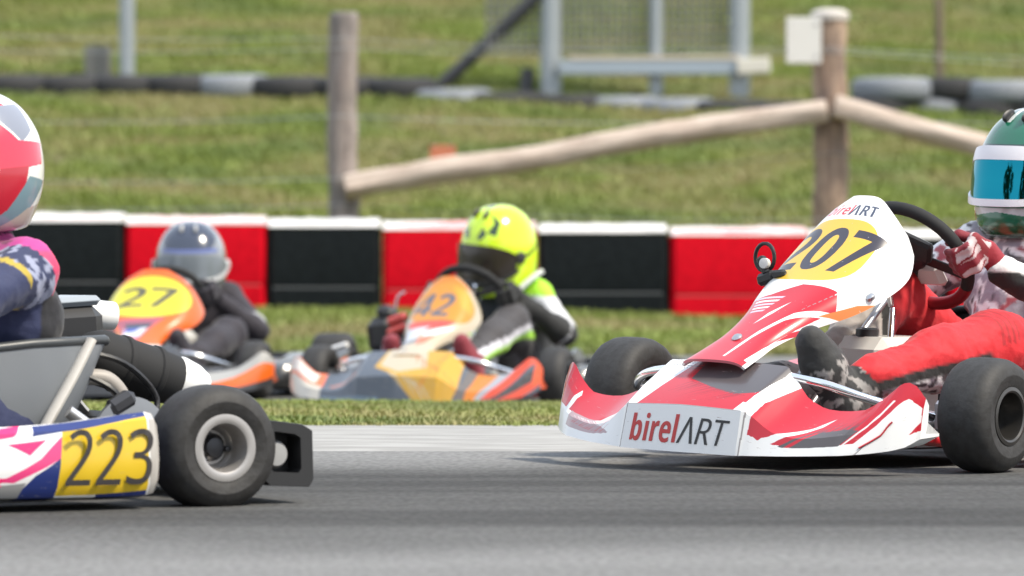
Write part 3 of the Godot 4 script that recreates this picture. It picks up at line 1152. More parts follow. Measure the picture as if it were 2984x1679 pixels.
# a point on the front face of the nose (x along, t from bottom to top of the face)
func nose_face(l: float, t: float, out: float) -> Vector3:
	var a := nose_at(l)
	var b := nose_at(l + 0.004)
	var q: Vector3 = a[1].lerp(a[2], t)
	var q2: Vector3 = b[1].lerp(b[2], t)
	var n: Vector3 = (q2 - q).cross(a[2] - a[1]).normalized()
	return q - n * out if n.z < 0 else q + n * out
func nose(parent: Node3D, img: Image, wide := 1.0) -> Node3D:
	var ls := []
	for q in [0.555, 0.55, 0.545, 0.535, 0.52, 0.51, 0.50, 0.48, 0.46, 0.44, 0.42, 0.40, 0.38, 0.35, 0.32, 0.30, 0.27, 0.25, 0.23, 0.21, 0.20, 0.19, 0.183, 0.175, 0.13, 0.1, 0.05]: ls.append(-q * wide)
	var pos := ls.duplicate()
	ls.append(0.0)
	pos.reverse()
	for q in pos: ls.append(-q)
	var rows := []
	var uvs := []
	for l in ls:
		var r := nose_at(l, wide)
		# close the back below
		var ff: float = min(r[4].z - 0.02, r[0].z)
		var full := []
		var uu := []
		for i in r.size():
			full.append(r[i])
			uu.append(Vector2(l / wide / 1.16 + 0.5, NOSE_V[i]))
		# hollow back
		full.append(r[3] + V(0, -0.022, -0.018))
		uu.append(uu[-1])
		full.append(r[2] + V(0, -0.02, -0.02))
		uu.append(uu[-1])
		full.append(r[1] + V(0, 0.012, -0.02))
		uu.append(uu[-1])
		full.append(r[0] + V(0, 0.006, 0))
		uu.append(uu[-1])
		rows.append(full)
		uvs.append(uu)
	var m := Mb.new()
	m.grid(rows, true, false, uvs)
	m.fan(rows[0], Color.WHITE, false, Vector2(0.01, 0.5)); m.fan(rows[-1], Color.WHITE, true, Vector2(0.99, 0.5))
	return part("nose_spoiler", m.mesh(24), tmat(img, 0.30, 0.35), parent)

# steering fairing with the number on it; q = (across -1..1, up 0..1)
const FAIR := [
	# t   half width, fold back at the edge
	[0.0, 0.098, 0.022], [0.10, 0.090, 0.028], [0.20, 0.085, 0.034], [0.35, 0.106, 0.050], [0.50, 0.148, 0.076], [0.65, 0.169, 0.102], [0.80, 0.167, 0.125], [0.90, 0.145, 0.115], [0.96, 0.110, 0.080], [1.0, 0.058, 0.030]]
var fair_low := Vector3(0, 0.245, 0.335)
var fair_top := Vector3(0, 0.637, -0.215)
var fair_wide := 1.0
func fair_at(x: float, t: float, out := 0.0) -> Vector3:
	var q := table(FAIR, t)
	var ax := fair_top - fair_low
	var n := Vector3.RIGHT.cross(ax).normalized()
	if n.z < 0: n = -n
	var sag := 0.035 * sin(PI * t)
	var w: float = q[0] * fair_wide
	var c := fair_low + ax * t - n * sag
	return c + Vector3.RIGHT * w * (1.12 * x - 0.12 * pow(x, 5)) + n * (out - q[1] * (0.82 * pow(abs(x), 4.5) + 0.18 * x * x))
func fairing(parent: Node3D, img: Image) -> Node3D:
	var rows := []
	var uvs := []
	for j in 41:
		var t := j / 40.0
		var r := []
		var u := []
		for i in 33:
			var x := i / 16.0 - 1.0
			r.append(fair_at(x, t))
			u.append(Vector2(i / 32.0, 1.0 - t))
		rows.append(r)
		uvs.append(u)
	var m := Mb.new()
	m.shell(rows, 0.007, uvs)
	return part("steering_fairing", m.mesh(40), tmat(img, 0.30, 0.35), parent)

func steering(parent: Node3D, c: Vector3, rad: float, turn: float, two_tone: bool) -> void:
	var o := Node3D.new()
	o.name = "steering_wheel"
	parent.add_child(o, true)
	var a := Vector3(0, 0.617, -0.787)
	var u := Vector3(0, 0.787, 0.617)
	var b := Basis(Vector3.RIGHT, u, Vector3.RIGHT.cross(u)) * Basis(Vector3.BACK, turn)
	o.transform = Transform3D(b, c)
	# rim in its own x,y plane: rounded, flattened at the bottom
	for k in 2:
		var path := []
		for i in 25:
			var g := (-0.15 + (PI + 0.3) * i / 24.0) + (PI if k == 1 else 0.0)
			if k == 1: g = PI + 0.15 + (PI - 0.3) * i / 24.0
			var q := Vector3(cos(g), sin(g), 0) * rad
			path.append(q)
		var m := Mb.new()
		m.tube(path, 0.0165, 12)
		part("grip", m.mesh(50), (MT.dark_red if k == 1 and two_tone else MT.black_soft), o)
	for g in [0.1, PI - 0.1, -PI / 2]:
		var m := Mb.new()
		var e := Vector3(cos(g), sin(g), 0)
		m.box(e * rad * 0.5, Vector3(rad * 0.95, 0.032, 0.006), 0.002, Basis(Vector3.BACK, g))
		part("spoke", m.mesh(10), MT.dark_metal, o)
	var h := Mb.new()
	h.lathe([[-0.03, 0.024], [0.008, 0.036], [0.02, 0.03], [0.024, 0.0]], Vector3.ZERO, Vector3.BACK, 18)
	part("hub", h.mesh(40), MT.dark_metal, o)
	var d := Mb.new()
	d.box(Vector3(0, 0.055, 0.02), Vector3(0.11, 0.065, 0.024), 0.008)
	part("display", d.mesh(10), MT.black, o)
	if two_tone:
		var w := Mb.new()
		w.box(Vector3(0.035, -0.055, -0.012), Vector3(0.10, 0.07, 0.03), 0.014, Basis(Vector3.BACK, 0.5))
		w.box(Vector3(-0.02, -0.075, -0.015), Vector3(0.05, 0.045, 0.026), 0.012, Basis(Vector3.BACK, -0.2))
		part("hub_cover", w.mesh(10), MT.white_plastic, o)

func seat(parent: Node3D, mt: Material, edge: Material, s := 1.0) -> void:
	var path := [V(0, 0.20, -0.47), V(0, 0.115, -0.54), V(0, 0.06, -0.66), V(0, 0.05, -0.78), V(0, 0.085, -0.90), V(0, 0.17, -0.965), V(0, 0.26, -1.005), V(0, 0.345, -1.035)]
	var rim := [V(0, 0.23, -0.47), V(0, 0.27, -0.53), V(0, 0.31, -0.63), V(0, 0.335, -0.73), V(0, 0.345, -0.83), V(0, 0.348, -0.90), V(0, 0.35, -0.955), V(0, 0.352, -1.025)]
	var wid := [0.15, 0.17, 0.185, 0.195, 0.195, 0.19, 0.18, 0.15]
	var pp := curve(path, 4)
	var rows := []
	for j in pp.size():
		var f := float(j) / 4.0
		var i0: int = min(int(f), rim.size() - 1)
		var i1: int = min(i0 + 1, rim.size() - 1)
		var rm: Vector3 = rim[i0].lerp(rim[i1], f - i0)
		var w: float = lerp(wid[i0], wid[i1], f - i0)
		var r := []
		for i in 19:
			var x := i / 9.0 - 1.0
			r.append(pp[j].lerp(rm, pow(abs(x), 3.0)) + Vector3.RIGHT * w * sin(x * 1.5))
		rows.append(r)
	var m := Mb.new()
	m.shell(rows, 0.006)
	var st := part("seat", m.mesh(40), mt, parent)
	var e := Mb.new()
	var ring := []
	for r in rows: ring.append(r[0])
	for q in rows[-1].slice(1): ring.append(q)
	var back := rows.duplicate()
	back.reverse()
	for r in back.slice(1): ring.append(r[18])
	e.tube(ring, 0.011, 8)
	part("edge_trim", e.mesh(60), edge, st)

func sidepod(parent: Node3D, side: float, img: Image, rough := 0.3) -> Node3D:
	# seen from outside: u runs front to rear, v bottom to top
	var secs := [
		# f, inner x, outer x, bottom, top
		[-0.17, 0.44, 0.50, 0.05, 0.10], [-0.20, 0.43, 0.56, 0.045, 0.135], [-0.27, 0.42, 0.610, 0.036, 0.165], [-0.40, 0.42, 0.650, 0.03, 0.178], [-0.55, 0.42, 0.672, 0.028, 0.182], [-0.70, 0.42, 0.685, 0.028, 0.190], [-0.80, 0.42, 0.692, 0.028, 0.202], [-0.865, 0.42, 0.696, 0.030, 0.210], [-0.885, 0.43, 0.694, 0.034, 0.206], [-0.893, 0.44, 0.686, 0.042, 0.196]]
	var rows := []
	var uvs := []
	var fs := []
	for k in 28: fs.append(lerp(-0.17, -0.893, k / 27.0))
	for s in secs:
		pass
	var tb := []
	for s in secs: tb.append([-s[0], s[1], s[2], s[3], s[4]])
	for k in 31:
		var f: float = lerp(0.17, 0.893, k / 30.0)
		if k == 29: f = 0.883
		if k == 28: f = 0.868
		var q := table(tb, f)
		var xi: float = q[0]; var xo: float = q[1]; var b: float = q[2]; var t: float = q[3]
		var h := t - b
		var prof := [[xi, b + 0.01, 0.0], [xo - 0.06, b, 0.02], [xo - 0.018, b + 0.008, 0.06], [xo - 0.004, b + 0.03, 0.14], [xo, b + h * 0.45, 0.42], [xo - 0.004, b + h * 0.70, 0.66], [xo - 0.012, t - 0.014, 0.90], [xo - 0.028, t, 0.97], [xo - 0.08, t - 0.004, 1.0], [xi, t - 0.02, 1.0]]
		var r := []
		var u := []
		for p in prof:
			r.append(V(p[0] * side, p[1], -f))
			u.append(Vector2((f - 0.17) / 0.723, 1.0 - p[2]))
		rows.append(r)
		uvs.append(u)
	var m := Mb.new()
	m.grid(rows, true, false, uvs)
	m.fan(rows[0], Color.WHITE, false, uvs[0][4]); m.fan(rows[-1], Color.WHITE, true, uvs[-1][4])
	return part("sidepod", m.mesh(34), tmat(img, rough, 0.4), parent)

func chassis(o: Node3D, frame: Material, full := true) -> void:
	var fr := Mb.new()
	for s in [-1.0, 1.0]:
		fr.tube(curve([V(s * 0.36, 0.09, 0.06), V(s * 0.34, 0.065, -0.05), V(s * 0.36, 0.05, -0.35), V(s * 0.32, 0.05, -0.75), V(s * 0.30, 0.09, -1.0), V(s * 0.30, 0.10, -1.14)], 5), 0.016, 10)
		fr.tube(curve([V(s * 0.20, 0.055, 0.26), V(s * 0.24, 0.055, 0.10), V(s * 0.33, 0.06, -0.02)], 5), 0.014, 10)
	fr.tube(curve([V(-0.36, 0.10, 0.02), V(0, 0.09, 0.05), V(0.36, 0.10, 0.02)], 6), 0.016, 10)
	fr.tube([V(-0.33, 0.05, -0.6), V(0.33, 0.05, -0.6)], 0.014, 10)
	fr.tube([V(-0.3, 0.10, -1.14), V(0.3, 0.10, -1.14)], 0.014, 10)
	part("chassis_frame", fr.mesh(50), frame, o)
	var tr := Mb.new()
	tr.slab(PackedVector2Array([Vector2(-0.19, 0.25), Vector2(0.19, 0.25), Vector2(0.32, -0.05), Vector2(0.33, -0.48), Vector2(-0.33, -0.48), Vector2(-0.32, -0.05)]), V(0, 0.042, 0), Vector3.RIGHT, Vector3.BACK, 0.004)
	part("floor_tray", tr.mesh(20), MT.black, o)
	# front bumper hoop
	var fb := Mb.new()
	fb.tube(curve([V(-0.40, 0.145, 0.10), V(-0.36, 0.165, 0.20), V(-0.24, 0.205, 0.275), V(0, 0.222, 0.29), V(0.24, 0.205, 0.275), V(0.36, 0.165, 0.20), V(0.44, 0.125, 0.06)], 6), 0.011, 10)
	part("front_bumper_bar", fb.mesh(50), MT.chrome, o)
	var lb := Mb.new()
	lb.tube(curve([V(-0.22, 0.06, 0.22), V(-0.18, 0.065, 0.36), V(0, 0.065, 0.40), V(0.18, 0.065, 0.36), V(0.22, 0.06, 0.22)], 6), 0.010, 10)
	part("lower_bumper_bar", lb.mesh(50), MT.steel, o)
	for s in [-1.0, 1.0]:
		var st := Mb.new()
		st.tube([V(s * 0.36, 0.10, 0.02), V(s * 0.44, 0.12, 0.0), V(s * 0.47, 0.13, 0.0)], 0.014, 10)
		st.box(V(s * 0.435, 0.125, 0.0), V(0.05, 0.075, 0.05), 0.008)
		part("stub_axle", st.mesh(40), MT.steel, o)
		var td := Mb.new()
		td.tube([V(s * 0.03, 0.15, -0.06), V(s * 0.42, 0.12, -0.07)], 0.006, 8)
		part("tie_rod", td.mesh(50), MT.alu, o)
		var pd := Mb.new()
		pd.tube(curve([V(s * 0.10, 0.06, 0.16), V(s * 0.12, 0.16, 0.19), V(s * 0.13, 0.24, 0.15), V(s * 0.19, 0.245, 0.14)], 5), 0.007, 8)
		part("pedal", pd.mesh(50), MT.steel, o)
		var hr := Mb.new()
		hr.tube(curve([V(s * 0.31, 0.05, -0.25), V(s * 0.50, 0.06, -0.27), V(s * 0.50, 0.07, -0.8), V(s * 0.31, 0.06, -0.82)], 5), 0.010, 8)
		part("side_bar", hr.mesh(50), MT.chrome, o)
	var sc := Mb.new()
	sc.tube([V(0, 0.12, -0.02), V(0, 0.49, -0.42)], 0.010, 10)
	part("steering_column", sc.mesh(50), MT.steel, o)
	for s in [-1.0, 1.0]:
		var cs := Mb.new()
		cs.tube([V(s * 0.17, 0.055, -0.10), V(s * 0.035, 0.36, -0.29)], 0.0085, 8)
		part("column_stay", cs.mesh(50), MT.chrome, o)
		var fs := Mb.new()
		fs.tube([V(s * 0.03, 0.37, -0.29), V(s * 0.10, 0.505, -0.17)], 0.008, 8)
		part("fairing_stay", fs.mesh(50), MT.chrome, o)
	var tk := Mb.new()
	tk.box(V(0.02, 0.18, -0.27), V(0.21, 0.23, 0.25), 0.03)
	var tank := part("fuel_tank", tk.mesh(20), MT.tank, o)
	var tc := Mb.new()
	tc.lathe([[0, 0.028], [0.018, 0.028], [0.022, 0.022], [0.023, 0.0]], V(0.03, 0.294, -0.20), Vector3.UP, 14)
	part("filler_cap", tc.mesh(40), MT.black, tank)
	# rear axle, brake disc, sprocket
	var ra := Mb.new()
	ra.tube([V(-0.56, 0.14, -1.05), V(0.56, 0.14, -1.05)], 0.02, 12)
	part("rear_axle", ra.mesh(50), MT.steel, o)
	var bd := Mb.new()
	bd.lathe([[0.0, 0.09], [0.012, 0.09], [0.012, 0.03], [0.0, 0.03]], V(0.22, 0.14, -1.05), Vector3.RIGHT, 32, true)
	part("brake_disc", bd.mesh(30), MT.steel, o)
	var sp := Mb.new()
	sp.lathe([[0.0, 0.10], [0.006, 0.10], [0.006, 0.03], [0.0, 0.03]], V(-0.25, 0.14, -1.05), Vector3.RIGHT, 40, true)
	part("sprocket", sp.mesh(30), MT.dark_metal, o)

func engine(o: Node3D) -> void:
	var e := Node3D.new()
	e.name = "engine"
	o.add_child(e, true)
	var c := Mb.new()
	c.box(V(-0.31, 0.13, -0.80), V(0.13, 0.14, 0.20), 0.02)
	c.lathe([[0, 0.065], [0.05, 0.06], [0.06, 0.0]], V(-0.375, 0.14, -0.82), Vector3.LEFT, 20)
	part("crankcase", c.mesh(30), MT.dark_metal, e)
	var cy := Mb.new()
	for i in 7: cy.box(V(-0.31, 0.215 + i * 0.016, -0.78), V(0.125, 0.006, 0.125), 0.003)
	cy.box(V(-0.31, 0.265, -0.78), V(0.09, 0.12, 0.09), 0.01)
	part("cylinder", cy.mesh(20), MT.black, e)
	var hd := Mb.new()
	for i in 6: hd.box(V(-0.31 + (i - 2.5) * 0.02, 0.345, -0.78), V(0.006, 0.036, 0.12), 0.002)
	hd.box(V(-0.31, 0.332, -0.78), V(0.12, 0.014, 0.12), 0.004)
	part("cylinder_head", hd.mesh(20), MT.black, e)
	var ex := Mb.new()
	ex.tube(curve([V(-0.31, 0.24, -0.72), V(-0.33, 0.25, -0.62), V(-0.40, 0.20, -0.60), V(-0.43, 0.16, -0.72), V(-0.40, 0.17, -0.88)], 6), 0.022, 12)
	part("exhaust_pipe", ex.mesh(50), MT.steel, e)
	var cb := Mb.new()
	cb.tube([V(-0.31, 0.22, -0.85), V(-0.29, 0.27, -0.93)], 0.03, 14)
	part("carburettor", cb.mesh(50), MT.alu, e)

# silencer lying across behind the axle
func silencer(o: Node3D, a: Vector3, b: Vector3, r: float, body_mt: Material, end_mt: Material) -> void:
	var ax := (b - a).normalized()
	var l := (b - a).length()
	var m := Mb.new()
	m.lathe([[0.0, r * 0.35], [l * 0.06, r * 0.8], [l * 0.14, r], [l * 0.30, r], [l * 0.31, r * 1.06], [l * 0.34, r * 1.06], [l * 0.35, r], [l * 0.55, r * 0.98], [l * 0.56, r * 1.04], [l * 0.59, r * 1.04], [l * 0.60, r * 0.96], [l * 0.74, r * 0.90]], a, ax, 24)
	var s := part("silencer", m.mesh(35), body_mt, o)
	var e := Mb.new()
	e.lathe([[l * 0.735, r * 0.86], [l * 0.78, r * 0.92], [l * 0.90, r * 0.80], [l * 0.97, r * 0.62], [l, r * 0.30], [l * 0.985, r * 0.22]], a, ax, 24)
	part("end_can", e.mesh(35), end_mt, s)

func rear_bumper(o: Node3D, mt: Material, plug: Material) -> void:
	# hollow plastic bumper across the rear, open ends showing the tube plug
	var ring := [Vector2(-1.150, 0.065), Vector2(-1.155, 0.175), Vector2(-1.170, 0.188), Vector2(-1.245, 0.178), Vector2(-1.267, 0.165), Vector2(-1.270, 0.06), Vector2(-1.260, 0.045), Vector2(-1.165, 0.05)]
	var rows := []
	for x in [-0.66, -0.655, -0.4, 0.0, 0.4, 0.655, 0.66]:
		var r := []
		var k: float = 0.985 if abs(x) > 0.657 else 1.0
		for q in ring: r.append(V(x, 0.115 + (q.y - 0.115) * k, -1.21 + (q.x + 1.21) * k))
		rows.append(r)
	# inner skin
	var m := Mb.new()
	var inn := []
	for x in [0.66, 0.60]:
		var r := []
		for q in ring: r.append(V(x, 0.115 + (q.y - 0.115) * 0.62 + 0.004, -1.203 + (q.x + 1.21) * 0.62))
		inn.append(r)
	rows.append(inn[0]); rows.append(inn[1])
	m.grid(rows, true)
	m.fan(rows[0]); m.fan(rows[-1])
	var b := part("rear_bumper", m.mesh(30), mt, o)
	var p := Mb.new()
	p.lathe([[0.58, 0.03], [0.635, 0.03], [0.645, 0.024], [0.647, 0.0]], V(0, 0.115, -1.19), Vector3.RIGHT, 18)
	part("tube_plug", p.mesh(40), plug, b)
	for s in [-1.0, 1.0]:
		var st := Mb.new()
		st.tube([V(s * 0.28, 0.10, -1.12), V(s * 0.28, 0.12, -1.20)], 0.012, 8)
		part("bumper_stay", st.mesh(50), MT.chrome, b)
# ---------------------------------------------------------------- the four karts
const WHITE := Color(0.78, 0.78, 0.775)
const RED := Color(0.50, 0.006, 0.020)
const GREY := Color(0.085, 0.075, 0.08)
const YEL := Color(0.72, 0.44, 0.045)

func red_nose() -> Image:
	var im := sheet(1024, 512, WHITE)
	# top of the middle; dark grey and streaks are part print, part painted reflection
	ink(im, [[0.375, 0.405], [0.630, 0.405], [0.665, 0.91], [0.43, 0.91]], RED)
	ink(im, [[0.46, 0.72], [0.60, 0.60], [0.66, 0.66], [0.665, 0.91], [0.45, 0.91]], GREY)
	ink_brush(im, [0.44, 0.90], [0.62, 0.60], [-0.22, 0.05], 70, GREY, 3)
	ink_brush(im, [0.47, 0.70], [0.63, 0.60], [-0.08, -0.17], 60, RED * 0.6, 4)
	ink(im, [[0.615, 0.54], [0.655, 0.50], [0.672, 0.66], [0.665, 0.70]], RED)
	ink(im, [[0.64, 0.42], [0.665, 0.44], [0.70, 0.90], [0.668, 0.91]], WHITE)
	# driver's left wing
	ink(im, [[0.668, 0.26], [0.985, 0.26], [0.99, 0.93], [0.70, 0.93], [0.672, 0.60]], RED)
	ink(im, [[0.688, 0.24], [0.715, 0.24], [0.80, 0.66], [0.815, 0.78], [0.785, 0.66]], WHITE)
	ink(im, [[0.735, 0.24], [0.855, 0.24], [0.885, 0.44], [0.86, 0.52], [0.79, 0.52]], GREY)
	ink_brush(im, [0.79, 0.51], [0.875, 0.48], [0.03, 0.20], 50, GREY, 6)
	ink(im, [[0.748, 0.24], [0.760, 0.24], [0.805, 0.52], [0.797, 0.53]], RED)
	ink(im, [[0.872, 0.20], [0.955, 0.16], [0.978, 0.42], [0.976, 0.66], [0.955, 0.72]], WHITE)
	ink(im, [[0.855, 0.22], [0.860, 0.22], [0.935, 0.70], [0.93, 0.72]], WHITE)
	# driver's right wing
	ink(im, [[0.03, 0.95], [0.05, 0.42], [0.12, 0.46], [0.24, 0.48], [0.31, 0.72], [0.28, 0.95]], RED)
	ink(im, [[0.115, 0.24], [0.125, 0.48], [0.22, 0.48], [0.29, 0.24]], Color(0.40, 0.27, 0.28))
	ink_brush(im, [0.12, 0.34], [0.27, 0.26], [0.04, 0.16], 60, Color(0.50, 0.08, 0.10), 8)
	ink_brush(im, [0.14, 0.44], [0.24, 0.46], [0.05, -0.14], 40, WHITE, 9)
	ink(im, [[0.085, 0.30], [0.10, 0.24], [0.122, 0.74], [0.115, 0.80]], WHITE)
	# joints of the moulding
	for q in [[[0.655, 0.10], [0.658, 0.10], [0.660, 0.42], [0.657, 0.42]], [[0.342, 0.10], [0.345, 0.10], [0.352, 0.42], [0.349, 0.42]], [[0.352, 0.398], [0.648, 0.398], [0.648, 0.406], [0.352, 0.406]], [[0.885, 0.10], [0.888, 0.10], [0.905, 0.24], [0.903, 0.24]]]:
		ink(im, q, Color(0.28, 0.26, 0.26))
	ink_scuff(im, 120, Color(0.42, 0.38, 0.36), 12, 0.015)
	return im

func red_fairing() -> Image:
	var im := sheet(512, 1024, WHITE)
	# red body with white swooshes
	ink(im, [[0.07, 1.0], [0.95, 1.0], [0.955, 0.74], [0.95, 0.54], [0.84, 0.475], [0.55, 0.475], [0.34, 0.54], [0.12, 0.57], [0.06, 0.66], [0.05, 0.80]], RED)
	ink(im, [[0.60, 0.97], [0.63, 0.97], [0.69, 0.83], [0.79, 0.69], [0.97, 0.585], [0.97, 0.545], [0.78, 0.64], [0.665, 0.78], [0.62, 0.88]], WHITE)
	ink(im, [[0.50, 0.66], [0.62, 0.58], [0.56, 0.66], [0.46, 0.74]], WHITE)
	ink(im, [[0.90, 0.97], [0.94, 0.86], [1.0, 0.74], [1.0, 0.97]], WHITE)
	ink(im, [[0.955, 0.72], [1.0, 0.62], [1.0, 0.72], [0.96, 0.80]], RED)
	ink(im, [[0.93, 0.60], [1.0, 0.55], [1.0, 0.40], [0.97, 0.46]], Color(0.62, 0.18, 0.03))
	ink(im, [[0.0, 0.95], [0.05, 0.95], [0.1, 0.8], [0.07, 0.62], [0.0, 0.55]], RED)
	# pale lilac bars under the plate
	for k in 5:
		ink(im, [[0.20 + 0.01 * k, 0.56 + k * 0.022], [0.50 - 0.02 * k, 0.55 + k * 0.022], [0.48 - 0.02 * k, 0.562 + k * 0.022], [0.20 + 0.01 * k, 0.572 + k * 0.022]], Color(0.52, 0.50, 0.60) if k % 2 == 0 else WHITE)
	# yellow plate
	ink_oval(im, 0.475, 0.285, 0.35, 0.165, YEL, 3.4)
	ink_text(im, "207", 0.485, 0.285, 0.225, 0.32, Color(0.035, 0.030, 0.045), 0.18)
	ink_text(im, "birel", 0.36, 0.075, 0.048, 0.085, Color(0.58, 0.03, 0.05), 0.12)
	ink_text(im, "ΛRT", 0.60, 0.075, 0.052, 0.11, Color(0.05, 0.06, 0.10), 0.2)
	# small print on the flank
	for k in range(3, 11):
		var t := 0.40 + k * 0.02
		ink(im, [[0.885 - k * 0.009, t], [0.893 - k * 0.009, t - 0.002], [0.890 - k * 0.009, t + 0.012], [0.883 - k * 0.009, t + 0.012]], Color(0.25, 0.25, 0.27) if k != 4 else WHITE)
	ink_scuff(im, 60, Color(0.5, 0.45, 0.43), 15, 0.012)
	return im

func green_helmet() -> Image:
	var g := Color(0.007, 0.105, 0.055)
	var im := sheet(512, 256, g)
	ink(im, [[0.0, 0.0], [1.0, 0.0], [1.0, 0.10], [0.0, 0.10]], Color(0.10, 0.14, 0.13))
	ink(im, [[0.46, 0.0], [0.49, 0.0], [0.475, 0.40], [0.455, 0.40]], Color(0.6, 0.62, 0.6))
	ink(im, [[0.33, 0.2], [0.67, 0.2], [0.70, 0.40], [0.30, 0.40]], Color(0.008, 0.13, 0.07))
	ink(im, [[0.25, 0.36], [0.75, 0.36], [0.75, 0.40], [0.25, 0.40]], Color(0.02, 0.05, 0.045))
	ink(im, [[0.0, 0.87], [1.0, 0.87], [1.0, 1.0], [0.0, 1.0]], Color(0.012, 0.075, 0.035))
	ink(im, [[0.30, 0.80], [0.36, 0.77], [0.42, 0.81], [0.5, 0.785], [0.58, 0.81], [0.64, 0.77], [0.70, 0.80], [0.70, 0.76], [0.30, 0.76]], Color(0.45, 0.45, 0.47))
	ink(im, [[0.80, 0.3], [0.9, 0.25], [1.0, 0.4], [0.9, 0.55]], WHITE)
	ink(im, [[0.20, 0.3], [0.1, 0.25], [0.0, 0.4], [0.1, 0.55]], WHITE)
	return im

func kart_red() -> void:
	var kt := kart_at(0.70, 12.90, 0.741, 0.672, 1.0, 0.018, 0.034)
	fair_low = V(0, 0.245, 0.355)
	fair_top = V(0, 0.637, -0.215)
	fair_wide = 1.0
	var o := thing("racing_kart", "red and white racing kart with a yellow plate numbered 207", "kart", kt)
	chassis(o, MT.red)
	engine(o)
	silencer(o, V(-0.42, 0.17, -0.88), V(-0.30, 0.22, -1.30), 0.055, MT.steel, MT.alu)
	rear_bumper(o, MT.black, MT.white_plastic)
	var blk_rim := mat(Color(0.10, 0.095, 0.09), 0.32, 0.8)
	for s in [-1.0, 1.0]:
		wheel(o, V(s * 0.55, 0.135, 0), s, 0.135, 0.140, blk_rim, 0.10)
		wheel(o, V(s * 0.60, 0.140, -1.05), s, 0.140, 0.205, blk_rim)
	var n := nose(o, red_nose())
	# lettering on the white front face: red lower case, black capitals, leaning
	var h := 0.061
	var face := func(x, y, z, xo): return nose_face(xo + x * h, 0.46 + y * h / 0.105, 0.001 + z * 0.004)
	var a := letters("birel", func(x, y, z): return face.call(x, y, z, -0.076), 0.12, true, "Droid Sans", 0.86)
	part("lettering", a.mesh(30), mat(Color(0.50, 0.025, 0.025), 0.4), n)
	var b := letters("ΛRT", func(x, y, z): return face.call(x, y, z, 0.074), 0.22, false, "Droid Sans", 0.98)
	part("lettering", b.mesh(30), mat(Color(0.025, 0.025, 0.026), 0.4), n)
	# curled mark on the wing tip
	var c := Mb.new()
	var cp := []
	for i in 13:
		var f := i / 12.0
		cp.append(nose_face(0.455 + 0.055 * f, 0.30 + 0.62 * f + (0.28 * sin(PI * (f - 0.7) / 0.6) if f > 0.7 else 0.0), 0.0015))
	c.tube(cp, 0.0022, 5)
	part("wing_mark", c.mesh(60), mat(Color(0.50, 0.03, 0.04), 0.4), n)
	var fr := fairing(o, red_fairing())
	for q in [[0.93, 0.60], [-0.02, 0.16]]:
		var bl := Mb.new()
		var p := fair_at(q[0], q[1])
		bl.lathe([[-0.004, 0.013], [0.004, 0.013], [0.008, 0.008], [0.009, 0.0]], p, fair_at(q[0], q[1], 0.01) - p, 14)
		part("bolt", bl.mesh(40), MT.steel, fr)
	# camera clamp on the driver's right edge of the fairing
	var cm := Node3D.new()
	cm.name = "clamp"
	o.add_child(cm, true)
	var cp0 := fair_at(-0.72, 0.60)
	cm.transform = Transform3D(Basis.IDENTITY, cp0)
	var r1 := Mb.new()
	var ring := []
	for i in 18: ring.append(V(-0.012 + cos(TAU * i / 18) * 0.030, 0.05 + sin(TAU * i / 18) * 0.034, 0.012))
	r1.tube(ring, 0.005, 6, false, Color.WHITE, true)
	part("loop", r1.mesh(60), MT.black, cm)
	var r2 := Mb.new()
	r2.box(V(0.0, 0.0, 0.012), V(0.055, 0.03, 0.035), 0.008, Basis(Vector3.BACK, 0.3))
	r2.box(V(0.03, -0.022, 0.02), V(0.05, 0.022, 0.03), 0.008, Basis(Vector3.BACK, -0.2))
	r2.box(V(0.045, 0.012, 0.025), V(0.04, 0.02, 0.02), 0.006, Basis(Vector3.BACK, 0.1))
	r2.box(V(-0.01, 0.03, 0.016), V(0.022, 0.05, 0.022), 0.006, Basis(Vector3.BACK, 0.5))
	r2.box(V(0.012, -0.045, 0.018), V(0.045, 0.02, 0.03), 0.006, Basis(Vector3.BACK, 0.2))
	part("jaw", r2.mesh(20), MT.black, cm)
	var r3 := Mb.new()
	r3.lathe([[-0.006, 0.013], [0.006, 0.013], [0.009, 0.0]], V(0.0, 0.036, 0.026), V(0.1, 0.1, 1), 14)
	part("knob", r3.mesh(40), MT.tank, cm)
	steering(o, V(0, 0.49, -0.42), 0.15, -0.5, true)
	seat(o, mat(Color(0.04, 0.04, 0.042), 0.35), MT.black)
	var pod := sheet(512, 256, RED)
	ink(pod, [[0.1, 0.2], [0.9, 0.1], [0.9, 0.35], [0.15, 0.5]], WHITE)
	ink(pod, [[0.55, 0.4], [0.95, 0.4], [0.95, 0.85], [0.5, 0.85]], YEL)
	for s in [-1.0, 1.0]: sidepod(o, s, pod)
	# driver
	var red := Color(0.56, 0.012, 0.022)
	var tint := func(p: Vector3, g: String) -> Color:
		if g.begins_with("finger"):
			var k := fposmod(p.z * 34.0 + p.y * 21.0, 1.0)
			return Color(0.52, 0.42, 0.43) if p.x > 0.165 and (g == "finger0" or g == "finger2" or g == "finger3") and k > 0.22 else Color(0.20, 0.014, 0.025)
		if g == "palm": return Color(0.56, 0.45, 0.45) if fposmod(p.x * 60.0 + p.y * 18.0, 1.0) > 0.62 else Color(0.22, 0.016, 0.026)
		if g == "thumb" or g == "tip": return Color(0.20, 0.014, 0.025)
		if g == "cuff": return Color(0.66, 0.58, 0.56) if p.distance_to(V(0.19, 0.475, -0.49)) < 0.022 else Color(0.27, 0.014, 0.024)
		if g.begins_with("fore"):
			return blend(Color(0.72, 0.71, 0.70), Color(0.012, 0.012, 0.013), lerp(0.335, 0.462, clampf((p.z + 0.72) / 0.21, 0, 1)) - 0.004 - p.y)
		if g.begins_with("upper") or g == "yoke" or g == "torso": return camouflage(p)
		if g == "neck": return Color(0.02, 0.03, 0.06)
